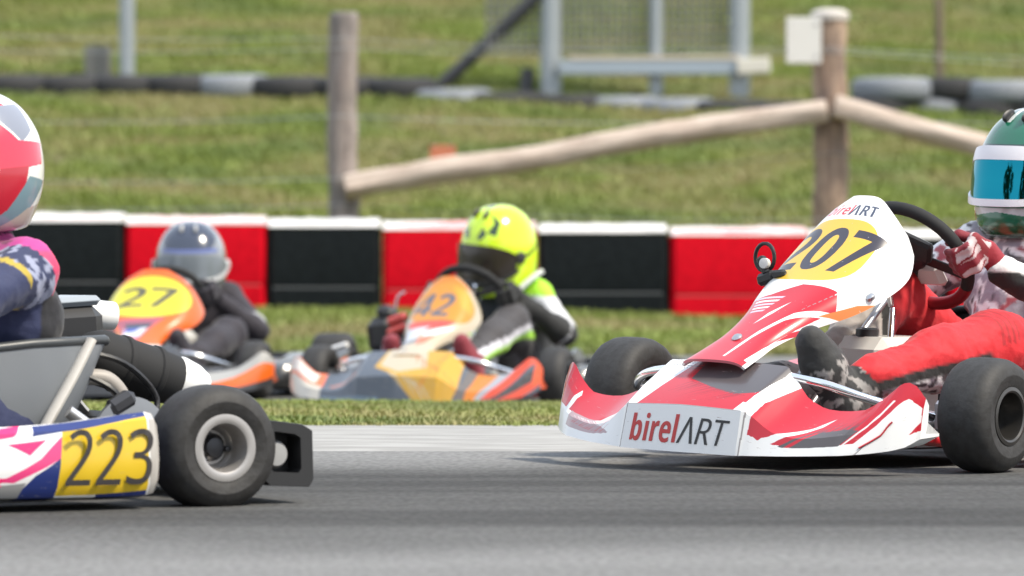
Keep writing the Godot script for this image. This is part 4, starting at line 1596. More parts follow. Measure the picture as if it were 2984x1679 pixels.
		if g.begins_with("toe"): return Color(0.03, 0.029, 0.029)
		if g == "boot_l": return Color(0.035, 0.033, 0.033) if camo.get_noise_3d(p.x * 2, p.y * 2, p.z * 2) < 0.15 else Color(0.30, 0.28, 0.27)
		if g == "boot_r": return Color(0.36, 0.33, 0.31)
		if g == "shin_r" and p.z > -0.33: return Color(0.37, 0.34, 0.32) if p.z > -0.30 else Color(0.016, 0.016, 0.017)
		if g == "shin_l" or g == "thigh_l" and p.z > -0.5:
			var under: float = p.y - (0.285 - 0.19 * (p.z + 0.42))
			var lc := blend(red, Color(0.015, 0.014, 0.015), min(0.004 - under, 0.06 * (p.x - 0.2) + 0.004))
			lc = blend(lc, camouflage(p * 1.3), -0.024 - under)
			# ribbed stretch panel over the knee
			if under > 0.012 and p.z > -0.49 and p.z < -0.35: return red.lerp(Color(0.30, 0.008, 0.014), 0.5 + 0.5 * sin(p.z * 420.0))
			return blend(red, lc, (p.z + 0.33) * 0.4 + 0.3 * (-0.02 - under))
		if g == "thigh_l" and p.x > 0.22 and p.y > 0.30 and p.z < -0.52: return Color(0.66, 0.62, 0.62) if camo2.get_noise_3d(p.x, p.y, p.z) > 0.05 else red
		return red
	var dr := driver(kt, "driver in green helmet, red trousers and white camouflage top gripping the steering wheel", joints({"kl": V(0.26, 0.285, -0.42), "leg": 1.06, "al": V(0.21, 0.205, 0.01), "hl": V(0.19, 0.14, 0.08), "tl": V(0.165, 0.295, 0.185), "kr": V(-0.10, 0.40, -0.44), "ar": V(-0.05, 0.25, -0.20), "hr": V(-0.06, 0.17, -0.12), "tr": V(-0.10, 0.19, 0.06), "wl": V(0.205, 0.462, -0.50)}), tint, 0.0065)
	var off := V(0, -0.06, 0.80)
	var visor := mat(Color(0.010, 0.19, 0.26), 0.05, 1.0)
	var strip := mat(Color(0.72, 0.70, 0.73), 0.3)
	var hm := helmet(dr, Transform3D(Basis(Vector3.RIGHT, 0.06).scaled(Vector3.ONE * 1.19), V(0, 0.700, -0.925) + off), green_helmet(), visor, MT.black, strip, strip)
	# worn red print on the strip: too small to read, with its curl
	var st := Mb.new()
	for k in 11:
		var az := -0.05 + k * 0.047
		var lo := hel(0.438 + 0.004 * (k % 3), az, 0.0072)
		var hi := hel(0.402 + 0.006 * ((k * 5) % 4), az + 0.012, 0.0072)
		st.tube([lo, hi], 0.0022, 5)
	st.tube(curve([hel(0.415, 0.47, 0.0072), hel(0.393, 0.53, 0.0072), hel(0.40, 0.585, 0.0072), hel(0.435, 0.60, 0.0072)], 4), 0.0026, 5)
	part("strip_print", st.mesh(50), mat(Color(0.5, 0.06, 0.08), 0.4), hm)

func pink_pod() -> Image:
	var im := sheet(1024, 512, WHITE)
	var pk := Color(0.78, 0.02, 0.16)
	var nv := Color(0.015, 0.03, 0.16)
	var u := func(px, py): return [1.0 - (505.0 - px) / 900.0, clampf((py - 1182.0) / 250.0, 0, 1)]
	ink(im, [u.call(-420, 1182), u.call(10, 1186), u.call(10, 1212), u.call(-420, 1215)], nv)
	ink(im, [u.call(5, 1200), u.call(130, 1188), u.call(105, 1220), u.call(-20, 1242), u.call(-60, 1240)], pk)
	ink(im, [u.call(162, 1192), u.call(470, 1184), u.call(470, 1204), u.call(235, 1212), u.call(155, 1222)], nv)
	ink(im, [u.call(85, 1248), u.call(192, 1238), u.call(145, 1288)], pk)
	ink(im, [u.call(232, 1232), u.call(262, 1230), u.call(232, 1300), u.call(100, 1380), u.call(60, 1376), u.call(175, 1300)], Color(0.72, 0.05, 0.20))
	ink(im, [u.call(232, 1298), u.call(215, 1440), u.call(100, 1440), u.call(160, 1355)], nv)
	ink(im, [u.call(-400, 1375), u.call(90, 1362), u.call(60, 1385), u.call(-400, 1398)], pk)
	ink(im, [u.call(-400, 1396), u.call(70, 1388), u.call(30, 1440), u.call(-400, 1440)], pk)
	ink(im, [u.call(70, 1388), u.call(135, 1380), u.call(110, 1440), u.call(30, 1440)], Color(0.28, 0.28, 0.28))
	ink(im, [u.call(-400, 1250), u.call(-150, 1245), u.call(-220, 1320), u.call(-400, 1330)], nv)
	# plate
	ink(im, [u.call(237, 1212), u.call(470, 1200), u.call(470, 1412), u.call(218, 1414)], Color(0.70, 0.47, 0.02))
	ink(im, [u.call(330, 1412), u.call(470, 1408), u.call(470, 1422), u.call(330, 1424)], nv)
	ink(im, [u.call(474, 1170), u.call(506, 1170), u.call(506, 1440), u.call(474, 1440)], Color(0.46, 0.43, 0.40))
	ink_scuff(im, 160, Color(0.40, 0.37, 0.33), 22, 0.02)
	return im

func kart_pink() -> void:
	# front axle lies 1.05 m ahead of the rear axle seen at the left
	var l := Vector2(0.5, 0.866).normalized()
	var f := Vector2(-l.y, l.x)       # (x, towards camera)
	var rear := Vector2(-0.94, -11.79)
	var fr := rear + f * 1.05
	var kt := kart_at(fr.x, -fr.y, l.x, l.y, 1.0, -0.004)
	var o := thing("racing_kart", "white, pink and navy racing kart with yellow side number plate at the left edge", "kart", kt)
	chassis(o, mat(Color(0.5, 0.5, 0.52), 0.3, 0.9))
	engine(o)
	silencer(o, V(0.0, 0.325, -1.03), V(-0.03, 0.235, -1.36), 0.062, MT.black_soft, MT.white_plastic)
	for q in [[V(0.08, 0.33, -0.98), V(0.09, 0.30, -1.10), V(0.05, 0.22, -1.20), V(0.08, 0.14, -1.16)], [V(0.14, 0.28, -0.97), V(0.17, 0.24, -1.04), V(0.16, 0.16, -1.09), V(0.20, 0.12, -1.10)]]:
		var cb := Mb.new()
		cb.tube(curve(q, 6), 0.007, 6)
		part("cable", cb.mesh(60), MT.black, o)
	var cg := Mb.new()
	cg.tube(curve([V(-0.25, 0.15, -0.92), V(-0.25, 0.25, -0.98), V(-0.25, 0.262, -1.08), V(-0.25, 0.18, -1.17)], 6), 0.022, 10, true, Color.WHITE, false, 0.5)
	part("chain_guard", cg.mesh(60), MT.grey_plastic, o)
	var cal := Mb.new()
	cal.box(V(0.22, 0.215, -1.03), V(0.04, 0.04, 0.07), 0.012, Basis(Vector3.RIGHT, 0.5))
	part("brake_caliper", cal.mesh(20), MT.dark_metal, o)
	var hp := Mb.new()
	hp.tube(curve([V(0.10, 0.27, -0.99), V(0.11, 0.265, -1.05), V(0.11, 0.22, -1.09), V(0.10, 0.15, -1.10)], 6), 0.018, 12)
	part("coolant_hose", hp.mesh(60), mat(Color(0.34, 0.31, 0.28), 0.5), o)
	var br := Mb.new()
	br.tube([V(0.23, 0.20, -0.90), V(0.25, 0.10, -1.04)], 0.014, 10)
	part("seat_stay", br.mesh(50), MT.alu, o)
	rear_bumper(o, mat(Color(0.020, 0.020, 0.021), 0.5), MT.grey_plastic)
	var rim := mat(Color(0.42, 0.40, 0.385), 0.38, 0.55)
	for s in [-1.0, 1.0]:
		wheel(o, V(s * 0.55, 0.131, 0), s, 0.131, 0.128, rim)
		wheel(o, V(s * 0.615, 0.132, -1.05), s, 0.132, 0.138, rim, 0.0, 0.068, 0.018, 0.44)
	var pp := pink_pod()
	for s in [-1.0, 1.0]:
		var sp := sidepod(o, s, pp)
		if s > 0:
			var m := letters("223", func(x, y, z): return V(0.6925 + z * 0.005 + 0.0035 * (1.0 if abs(y) < 0.4 else 0.55), 0.116 + y * 0.118, -0.778 - x * 0.098), 0.12, false, "Droid Sans", 0.95)
			part("number", m.mesh(30), mat(Color(0.035, 0.03, 0.03), 0.5), sp)
	var ni := sheet(512, 256, WHITE)
	ink(ni, [[0.2, 0.4], [0.8, 0.4], [0.7, 0.9], [0.3, 0.9]], Color(0.78, 0.02, 0.16))
	ink(ni, [[0.0, 0.5], [0.2, 0.3], [0.3, 0.9], [0.0, 0.95]], Color(0.015, 0.03, 0.16))
	ink(ni, [[1.0, 0.5], [0.8, 0.3], [0.7, 0.9], [1.0, 0.95]], Color(0.015, 0.03, 0.16))
	nose(o, ni)
	var fi := sheet(256, 512, WHITE)
	ink(fi, [[0.1, 1.0], [0.9, 1.0], [0.8, 0.55], [0.2, 0.55]], Color(0.78, 0.02, 0.16))
	ink_oval(fi, 0.5, 0.3, 0.34, 0.2, Color(0.70, 0.47, 0.02), 3.0)
	ink_text(fi, "223", 0.5, 0.3, 0.16, 0.29, Color(0.035, 0.03, 0.03))
	fairing(o, fi)
	steering(o, V(0, 0.49, -0.42), 0.15, 0.0, false)
	seat(o, mat(Color(0.20, 0.215, 0.235), 0.4), mat(Color(0.05, 0.055, 0.06), 0.4))
	var se := Mb.new()
	se.tube(curve([V(0.198, 0.06, -0.80), V(0.20, 0.16, -0.855), V(0.195, 0.27, -0.925), V(0.185, 0.352, -0.975)], 5), 0.021, 10, true, Color.WHITE, false, 0.55)
	part("seat_back_edge", se.mesh(60), mat(Color(0.66, 0.63, 0.58), 0.4), o)
	# intake box beside the seat back
	var ab := Mb.new()
	ab.box(V(-0.20, 0.375, -1.03), V(0.22, 0.10, 0.24), 0.03, Basis(Vector3.RIGHT, 0.06))
	var box_ := part("intake_box", ab.mesh(20), MT.black, o)
	var lid := Mb.new()
	lid.box(V(-0.20, 0.430, -1.03), V(0.20, 0.022, 0.22), 0.01, Basis(Vector3.RIGHT, 0.06))
	part("lid", lid.mesh(20), mat(Color(0.30, 0.34, 0.38), 0.35), box_)
	var tb := Mb.new()
	tb.tube([V(-0.17, 0.405, -1.13), V(-0.17, 0.40, -1.20)], [0.034, 0.032], 16)
	part("intake_tube", tb.mesh(50), MT.white_plastic, box_)
	# driver
	var pkc := Color(0.70, 0.10, 0.22)
	var nvy := Color(0.022, 0.030, 0.085)
	var tint := func(p: Vector3, g: String) -> Color:
		if g == "yoke" or g == "upper_l":
			var k: float = (p - V(0.165, 0.50, -0.865)).dot(V(0.55, -0.55, 0.6).normalized())
			if g == "yoke" and p.y > 0.545: return Color(0.45, 0.05, 0.24) if p.y < 0.562 or p.y > 0.568 else Color(0.2, 0.03, 0.1)
			if k < 0.025: return blend(Color(0.62, 0.05, 0.14), Color(0.46, 0.045, 0.24), p.y - 0.545)
			if k < 0.095: return Color(0.27, 0.29, 0.40) if camo2.get_noise_3d(p.x * 1.5, p.y * 1.5, p.z * 1.5) > -0.1 else nvy
			if k < 0.115 and p.z > -0.80: return Color(0.40, 0.30, 0.04)
			return nvy
		if g == "torso" or g == "hip": return blend(Color(0.012, 0.013, 0.018), nvy, p.z + 0.86)
		if g == "neck": return Color(0.06, 0.02, 0.06)
		if g.begins_with("fore"): return Color(0.05, 0.06, 0.16)
		if g.begins_with("thigh") or g.begins_with("shin"): return nvy
		if g.begins_with("boot") or g.begins_with("toe"): return Color(0.03, 0.03, 0.03)
		if g == "upper_r": return pkc
		return Color(0.03, 0.03, 0.035)
	var dr := driver(kt, "driver in pink shouldered navy suit and white and red helmet at the left edge", joints({"pelvis": V(0, 0.17, -0.80), "chest": V(0, 0.40, -0.845), "neck": V(0, 0.555, -0.80), "head": V(0, 0.68, -0.78), "sl": V(0.17, 0.50, -0.83), "sr": V(-0.17, 0.50, -0.83), "el": V(0.30, 0.425, -0.62), "wl": V(0.20, 0.47, -0.50)}), tint, 0.008)
	var off := V(0, -0.06, 0.80)
	var hi := sheet(512, 256, Color(0.72, 0.72, 0.70))
	var hr := Color(0.66, 0.03, 0.07)
	# u 0.5 = front, larger u = driver's left
	ink(hi, [[0.520, 0.12], [0.790, 0.14], [0.830, 0.24], [0.750, 0.28], [0.520, 0.26]], hr)
	ink(hi, [[0.790, 0.22], [0.890, 0.22], [0.870, 0.40], [0.820, 0.46], [0.770, 0.30]], Color(0.22, 0.24, 0.30))
	ink(hi, [[0.520, 0.30], [0.760, 0.30], [0.810, 0.45], [0.910, 0.48], [0.890, 0.60], [0.750, 0.62], [0.550, 0.55]], hr)
	ink(hi, [[0.670, 0.60], [0.830, 0.60], [0.810, 0.78], [0.710, 0.95], [0.560, 0.95]], Color(0.45, 0.012, 0.03))
	ink(hi, [[0.830, 0.66], [0.910, 0.70], [0.830, 0.90], [0.710, 1.0], [0.670, 1.0], [0.770, 0.84]], Color(0.15, 0.24, 0.28))
	ink(hi, [[0.84, 0.84], [1.0, 0.80], [1.0, 1.0], [0.70, 1.0]], Color(0.40, 0.36, 0.31))
	ink(hi, [[0.0, 0.82], [0.3, 0.86], [0.3, 1.0], [0.0, 1.0]], Color(0.40, 0.36, 0.31))
	ink_oval(hi, 0.70, 0.50, 0.035, 0.06, WHITE)
	helmet(dr, Transform3D(Basis(Vector3.RIGHT, 0.10).scaled(Vector3.ONE * 1.13), V(0, 0.735, -0.77) + off), hi, mat(Color(0.02, 0.025, 0.06), 0.08, 0.3), MT.white_plastic)

func kart_orange() -> void:
	var s := 0.9
	var kt := kart_at(-0.279, 20.0, 0.93, 0.36, s)
	fair_low = V(0, 0.225, 0.33)
	fair_top = V(0, 0.545, -0.13)
	fair_wide = 0.90
	var o := thing("racing_kart", "small orange and black racing kart numbered 42 on the far track", "kart", kt)
	chassis(o, MT.dark_red)
	engine(o)
	rear_bumper(o, MT.black, MT.white_plastic)
	for q in [-1.0, 1.0]:
		wheel(o, V(q * 0.53, 0.128, 0), q, 0.128, 0.12, MT.dark_metal, 0.05)
		wheel(o, V(q * 0.50, 0.138, -0.98), q, 0.138, 0.18, MT.dark_metal)
	var sl := Color(0.075, 0.09, 0.115)
	var im := sheet(1024, 512, sl)
	var org := Color(0.56, 0.18, 0.015)
	var bei := Color(0.48, 0.41, 0.30)
	var ylw := Color(0.52, 0.29, 0.025)
	var rd := Color(0.62, 0.07, 0.03)
	ink(im, [[0.0, 0.0], [0.19, 0.0], [0.185, 1.0], [0.0, 1.0]], Color(0.60, 0.55, 0.47))
	ink(im, [[0.0, 0.55], [0.19, 0.50], [0.185, 0.95], [0.0, 1.0]], Color(0.72, 0.16, 0.06))
	ink(im, [[0.02, 0.62], [0.155, 0.58], [0.155, 0.86], [0.02, 0.88]], Color(0.74, 0.66, 0.6))
	ink(im, [[0.20, 0.12], [0.42, 0.10], [0.44, 0.16], [0.20, 0.20]], Color(0.16, 0.24, 0.32))
	for k in 22: ink(im, [[0.20 + k * 0.010, 0.12], [0.204 + k * 0.010, 0.12], [0.208 + k * 0.010, 0.19], [0.204 + k * 0.010, 0.19]], sl)
	ink(im, [[0.23, 0.5], [0.33, 0.56], [0.32, 0.62], [0.22, 0.56]], Color(0.5, 0.14, 0.06))
	ink(im, [[0.40, 0.62], [0.46, 0.5], [0.60, 0.02], [0.70, 0.02], [0.72, 0.4], [0.70, 1.0], [0.42, 1.0]], ylw)
	ink(im, [[0.42, 0.66], [0.50, 0.50], [0.60, 0.62], [0.56, 0.95], [0.42, 0.95]], bei)
	ink_brush(im, [0.46, 0.5], [0.60, 0.3], [0.06, -0.3], 40, bei, 5)
	ink_brush(im, [0.60, 0.3], [0.66, 0.9], [-0.05, -0.2], 40, org, 6)
	ink(im, [[0.715, 0.0], [0.745, 0.0], [0.76, 0.9], [0.725, 0.9]], Color(0.13, 0.11, 0.10))
	ink(im, [[0.745, 0.1], [0.78, 0.0], [0.86, 0.9], [0.76, 0.9]], org)
	ink(im, [[0.78, 0.15], [0.80, 0.12], [0.90, 0.95], [0.84, 0.95]], Color(0.32, 0.33, 0.37))
	ink(im, [[0.80, 0.14], [0.84, 0.16], [0.98, 0.9], [0.90, 0.95]], rd)
	ink(im, [[0.82, 0.10], [0.88, 0.08], [1.0, 0.60], [0.98, 0.72]], Color(0.05, 0.045, 0.045))
	ink(im, [[0.76, 0.0], [0.90, 0.0], [1.0, 0.35], [0.96, 0.4], [0.86, 0.12]], rd)
	ink(im, [[0.955, 0.3], [1.0, 0.3], [1.0, 1.0], [0.965, 1.0]], Color(0.72, 0.10, 0.03))
	ink_scuff(im, 300, Color(0.40, 0.36, 0.30), 33, 0.03)
	ink_brush(im, [0.44, 0.7], [0.62, 0.2], [0.07, -0.1], 30, bei, 16)
	ink_brush(im, [0.50, 0.9], [0.70, 0.5], [0.03, -0.25], 40, Color(0.55, 0.12, 0.02), 18)
	ink_brush(im, [0.18, 0.5], [0.40, 0.4], [0.10, -0.12], 26, Color(0.16, 0.17, 0.19), 17)
	nose(o, im)
	var fi := sheet(512, 1024, bei)
	ink(fi, [[0.25, 0.0], [0.75, 0.0], [0.9, 0.10], [0.1, 0.10]], org)
	ink_oval(fi, 0.54, 0.30, 0.40, 0.235, Color(0.56, 0.23, 0.02), 2.6)
	ink(fi, [[0.62, 0.10], [0.86, 0.14], [0.92, 0.30], [0.80, 0.30]], ylw)
	ink(fi, [[0.14, 0.50], [0.86, 0.46], [0.70, 0.62], [0.24, 0.66]], Color(0.60, 0.07, 0.05))
	ink(fi, [[0.10, 0.60], [0.55, 0.56], [0.30, 0.80], [0.10, 0.86]], Color(0.50, 0.53, 0.58))
	ink(fi, [[0.50, 0.64], [0.90, 0.52], [0.72, 0.70], [0.52, 0.70]], WHITE)
	ink(fi, [[0.45, 0.72], [0.80, 0.66], [0.70, 0.80], [0.5, 0.84]], Color(0.62, 0.16, 0.08))
	ink(fi, [[0.16, 0.78], [0.50, 0.72], [0.46, 0.80], [0.16, 0.86]], Color(0.20, 0.20, 0.21))
	ink(fi, [[0.25, 0.92], [0.42, 0.90], [0.40, 0.93], [0.26, 0.95]], Color(0.14, 0.15, 0.17))
	ink_text(fi, "42", 0.45, 0.31, 0.25, 0.34, Color(0.10, 0.10, 0.13), 0.12)
	ink_scuff(fi, 260, Color(0.36, 0.30, 0.24), 34, 0.04)
	var fr := fairing(o, fi)
	steering(o, V(0, 0.46, -0.38), 0.15, 0.2, false)
	seat(o, mat(Color(0.08, 0.08, 0.085), 0.4), MT.black)
	# padded side bolsters of dark red by the fairing
	var pd := sheet(128, 128, Color(0.03, 0.03, 0.032))
	for q in [-1.0, 1.0]: sidepod(o, q, pd)
	# intake box and its cover on the driver's right, pale bars either side
	var kb := Mb.new()
	kb.box(V(-0.43, 0.29, -0.50), V(0.13, 0.16, 0.20), 0.035, Basis(Vector3.BACK, 0.1))
	kb.box(V(-0.42, 0.385, -0.47), V(0.08, 0.06, 0.09), 0.02, Basis(Vector3.BACK, -0.3))
	var ib := part("intake_box", kb.mesh(20), MT.black, o)
	var kp := Mb.new()
	kp.tube(curve([V(-0.38, 0.40, -0.46), V(-0.365, 0.455, -0.46), V(-0.335, 0.475, -0.46)], 5), 0.006, 6)
	part("breather_pipe", kp.mesh(60), MT.alu, ib)
	var pb := Mb.new()
	pb.box(V(-0.325, 0.315, -0.36), V(0.10, 0.035, 0.05), 0.012, Basis(Vector3.BACK, 0.35))
	pb.box(V(-0.33, 0.36, -0.37), V(0.09, 0.04, 0.05), 0.012, Basis(Vector3.BACK, 0.35))
	part("hose_clamp", pb.mesh(20), mat(Color(0.5, 0.07, 0.06), 0.4), o)
	var wb := Mb.new()
	wb.tube([V(-0.66, 0.205, -0.22), V(-0.50, 0.255, -0.22)], 0.02, 10, true, Color.WHITE, false, 0.6)
	part("exhaust_end", wb.mesh(50), MT.white_plastic, o)
	var sb := Mb.new()
	sb.box(V(0.265, 0.30, -0.78), V(0.115, 0.045, 0.02), 0.006, Basis(Vector3.BACK, -0.85))
	part("seat_plate", sb.mesh(20), mat(Color(0.58, 0.53, 0.40), 0.5), o)
	var lime := Color(0.36, 0.72, 0.03)
	var blk := Color(0.013, 0.013, 0.014)
	var tint := func(p: Vector3, g: String) -> Color:
		if g == "upper_l" or g == "yoke" or g == "upper_r":
			if p.y > 0.455 and abs(p.x) > 0.115: return lime
			if p.y > 0.36: return Color(0.66, 0.66, 0.68) if g != "yoke" or abs(p.x) > 0.07 else blk
			return Color(0.55, 0.55, 0.57) if abs(p.x) > 0.29 else blk
		if g == "torso": return Color(0.60, 0.61, 0.66) if abs(p.x) > 0.075 and abs(p.x) < 0.12 else Color(0.03, 0.035, 0.05)
		if g.begins_with("thigh") or g.begins_with("shin"):
			var q: float = abs(p.x)
			var c := 0.30 - 0.25 * (p.z + 0.42) if p.z > -0.42 else 0.30
			var dk := Color(0.05, 0.046, 0.048)
			if p.y > c + 0.045: return dk
			return blend(blend(dk, lime, p.y - c + 0.02), Color(0.62, 0.61, 0.66), p.y - c - 0.012)
		if g.begins_with("boot") or g.begins_with("toe"): return Color(0.20, 0.02, 0.035)
		if g == "neck": return blk
		return blk
	var dr := driver(kt, "small driver in fluorescent yellow helmet and black, white and lime suit", joints({"pelvis": V(0, 0.17, -0.78), "chest": V(0, 0.385, -0.78), "neck": V(0, 0.50, -0.74), "head": V(0, 0.60, -0.72), "sl": V(0.16, 0.465, -0.75), "sr": V(-0.16, 0.465, -0.75), "el": V(0.31, 0.30, -0.66), "er": V(-0.31, 0.32, -0.64), "rim": V(0, 0.46, -0.38), "wl": V(0.19, 0.44, -0.47), "wr": V(-0.19, 0.44, -0.47), "kl": V(0.17, 0.35, -0.40), "kr": V(-0.17, 0.35, -0.40), "al": V(0.15, 0.20, 0.0), "ar": V(-0.15, 0.20, 0.0)}), tint, 0.012)
	var off := V(0, -0.06, 0.80)
	var fl := Color(0.62, 0.86, 0.015)
	var hi := sheet(512, 256, fl)
	for q in [-1.0, 1.0]:
		ink(hi, [[0.5 + q * 0.085, 0.11], [0.5 + q * 0.155, 0.24], [0.5 + q * 0.125, 0.38], [0.5 + q * 0.075, 0.34], [0.5 + q * 0.115, 0.25]], Color(0.02, 0.05, 0.015))
		ink(hi, [[0.5 + q * 0.045, 0.28], [0.5 + q * 0.075, 0.36], [0.5 + q * 0.035, 0.42], [0.5 + q * 0.02, 0.39]], Color(0.02, 0.05, 0.015))
	ink(hi, [[0.40, 0.0], [0.60, 0.0], [0.56, 0.06], [0.44, 0.06]], Color(0.12, 0.13, 0.12))
	ink(hi, [[0.30, 0.72], [0.70, 0.72], [0.62, 0.86], [0.38, 0.86]], Color(0.05, 0.055, 0.045))
	ink(hi, [[0.74, 0.60], [0.86, 0.50], [0.865, 0.52], [0.75, 0.63]], Color(0.03, 0.05, 0.02))
	helmet(dr, Transform3D(Basis(Vector3.UP, -0.42) * Basis(Vector3.RIGHT, 0.16) * Basis(Vector3.BACK, -0.10) * Basis.from_scale(Vector3(1.18, 1.36, 1.20)), V(0, 0.655, -0.70) + off), hi, mat(Color(0.030, 0.024, 0.020), 0.12), mat(Color(0.03, 0.03, 0.028), 0.4), null, null, 0.785)
	# white collar brace
	var nb := Mb.new()
	nb.tube(curve([V(0.20, 0.565, -0.70), V(0.15, 0.52, -0.66), V(0.09, 0.455, -0.62)], 5), 0.02, 10, true, Color.WHITE, false, 0.6)
	part("collar_brace", nb.mesh(60), MT.white_plastic, dr, Transform3D(Basis.IDENTITY, off))

func kart_black() -> void:
	var s := 0.9
	var x := (432.0 - 1492.0) / FPX * 20.6
	var kt := kart_at(x, 20.6, 0.98, 0.19, s)
	fair_low = V(0, 0.225, 0.30)
	fair_top = V(0, 0.56, -0.12)
	fair_wide = 1.28
	var o := thing("racing_kart", "small orange and black racing kart with a round yellow plate, behind the pink kart", "kart", kt)
	chassis(o, MT.dark_metal)
	engine(o)
	rear_bumper(o, MT.black, MT.white_plastic)
	for q in [-1.0, 1.0]:
		wheel(o, V(q * 0.47, 0.128, 0), q, 0.128, 0.12, MT.dark_metal)
		wheel(o, V(q * 0.58, 0.138, -1.02), q, 0.138, 0.18, MT.dark_metal)
	var org := Color(0.72, 0.12, 0.012)
	var im := sheet(512, 256, Color(0.04, 0.04, 0.045))
	ink(im, [[0.72, 0.2], [1.0, 0.55], [1.0, 1.0], [0.72, 0.75]], Color(0.34, 0.33, 0.31))
	ink(im, [[0.74, 0.15], [1.0, 0.3], [1.0, 0.72], [0.76, 0.40]], org)
	ink(im, [[0.28, 0.2], [0.0, 0.3], [0.0, 0.9], [0.26, 0.6]], org)
	ink(im, [[0.38, 0.45], [0.62, 0.45], [0.60, 0.9], [0.40, 0.9]], Color(0.62, 0.60, 0.58))
	ink_scuff(im, 120, Color(0.35, 0.33, 0.30), 35, 0.03)
	nose(o, im, 1.1)
	var fi := sheet(512, 1024, org)
	ink(fi, [[0.0, 0.0], [0.13, 0.0], [0.10, 0.7], [0.0, 0.8]], Color(0.20, 0.03, 0.03))
	ink(fi, [[0.16, 0.56], [0.74, 0.52], [0.60, 0.78], [0.50, 1.0], [0.24, 1.0]], Color(0.36, 0.09, 0.13))
	ink(fi, [[0.26, 0.62], [0.66, 0.60], [0.62, 0.68], [0.30, 0.70]], Color(0.05, 0.06, 0.09))
	ink(fi, [[0.26, 0.70], [0.62, 0.67], [0.55, 0.80], [0.24, 0.84]], Color(0.62, 0.62, 0.68))
	ink(fi, [[0.28, 0.70], [0.52, 0.68], [0.44, 0.74], [0.28, 0.75]], Color(0.05, 0.09, 0.42))
	ink(fi, [[0.0, 0.75], [0.2, 0.7], [0.24, 1.0], [0.0, 1.0]], Color(0.45, 0.17, 0.03))
	ink_oval(fi, 0.48, 0.30, 0.40, 0.225, Color(0.66, 0.60, 0.03), 2.3)
	ink_text(fi, "27", 0.48, 0.30, 0.22, 0.36, Color(0.10, 0.095, 0.06), 0.1)
	ink_scuff(fi, 100, Color(0.3, 0.2, 0.1), 36, 0.04)
	var fr := fairing(o, fi)
	steering(o, V(0, 0.45, -0.40), 0.14, 0.0, false)
	seat(o, MT.black, MT.black)
	var pd := sheet(128, 128, Color(0.03, 0.03, 0.03))
	ink(pd, [[0.1, 0.3], [0.9, 0.2], [0.9, 0.5], [0.1, 0.6]], org)
	for q in [-1.0, 1.0]: sidepod(o, q, pd)
	var tint := func(p: Vector3, g: String) -> Color:
		if g == "upper_l" and p.y < 0.37 and p.y > 0.33: return Color(0.45, 0.45, 0.47)
		if g == "neck": return Color(0.02, 0.02, 0.022)
		return Color(0.022, 0.019, 0.026)
	var dr := driver(kt, "small driver in grey and navy helmet and dark suit behind the round yellow plate", joints({"pelvis": V(0, 0.16, -0.80), "chest": V(0, 0.36, -0.80), "neck": V(0, 0.47, -0.77), "head": V(0, 0.56, -0.75), "sl": V(0.16, 0.435, -0.78), "sr": V(-0.16, 0.435, -0.78), "el": V(0.31, 0.29, -0.66), "er": V(-0.31, 0.29, -0.66), "rim": V(0, 0.45, -0.40), "wl": V(0.19, 0.42, -0.49), "wr": V(-0.19, 0.42, -0.49)}), tint, 0.013)
	var hi := sheet(512, 256, Color(0.20, 0.215, 0.23))
	ink(hi, [[0.30, 0.0], [0.72, 0.0], [0.70, 0.28], [0.60, 0.42], [0.40, 0.42], [0.32, 0.30]], Color(0.035, 0.045, 0.075))
	ink(hi, [[0.36, 0.40], [0.66, 0.40], [0.66, 0.44], [0.36, 0.44]], Color(0.10, 0.13, 0.32))
	ink(hi, [[0.60, 0.70], [0.80, 0.55], [0.80, 1.0], [0.56, 1.0]], Color(0.12, 0.125, 0.11))
	ink(hi, [[0.76, 0.2], [0.9, 0.2], [0.9, 0.5], [0.74, 0.5]], Color(0.46, 0.36, 0.34))
	helmet(dr, Transform3D((Basis(Vector3.UP, 0.15) * Basis(Vector3.RIGHT, 0.12)).scaled(Vector3.ONE * 1.24), V(0, 0.595, -0.735) + V(0, -0.06, 0.80)), hi, mat(Color(0.16, 0.18, 0.20), 0.2, 0.1), mat(Color(0.5, 0.5, 0.5), 0.4))
# ---------------------------------------------------------------- helmets and drivers
const HEL := [
	[0.0, 0.142, 0.002, 0.002, 0.002], [0.05, 0.1385, 0.040, 0.042, 0.038], [0.12, 0.127, 0.068, 0.074, 0.063], [0.25, 0.099, 0.101, 0.110, 0.093], [0.40, 0.055, 0.127, 0.135, 0.115], [0.52, 0.015, 0.139, 0.143, 0.123], [0.64, -0.025, 0.146, 0.143, 0.125], [0.75, -0.062, 0.154, 0.135, 0.122], [0.85, -0.096, 0.158, 0.120, 0.114], [0.92, -0.118, 0.152, 0.108, 0.105], [0.97, -0.130, 0.139, 0.099, 0.096], [1.0, -0.134, 0.122, 0.088, 0.086]]
func hel(v: float, az: float, out := 0.0) -> Vector3:
	var q := table(HEL, v)
	var s := sin(az)
	var c := cos(az)
	var z: float = (q[1] if c > 0 else q[2])
	var e := 0.88
	return V((q[3] + out) * sign(s) * pow(abs(s), e), q[0] + out * (0.5 - v), (z + out) * sign(c) * pow(abs(c), e))
func hel_patch(v0: Array, v1: Array, a0: float, a1: float, out: float, th: float, n := 22, rows_n := 6) -> Mb:
	# v0, v1: upper and lower edge as [middle, ends]
	var rows := []
	for j in rows_n + 1:
		var r := []
		for i in n + 1:
			var x := float(i) / n * 2 - 1
			var k: float = pow(abs(x), 3.0)
			var v: float = lerp(lerp(v0[0], v0[1], k), lerp(v1[0], v1[1], k), float(j) / rows_n)
			r.append(hel(v, lerp(a0, a1, float(i) / n), out))
		rows.append(r)
	var m := Mb.new()
	m.shell(rows, th)
	return m
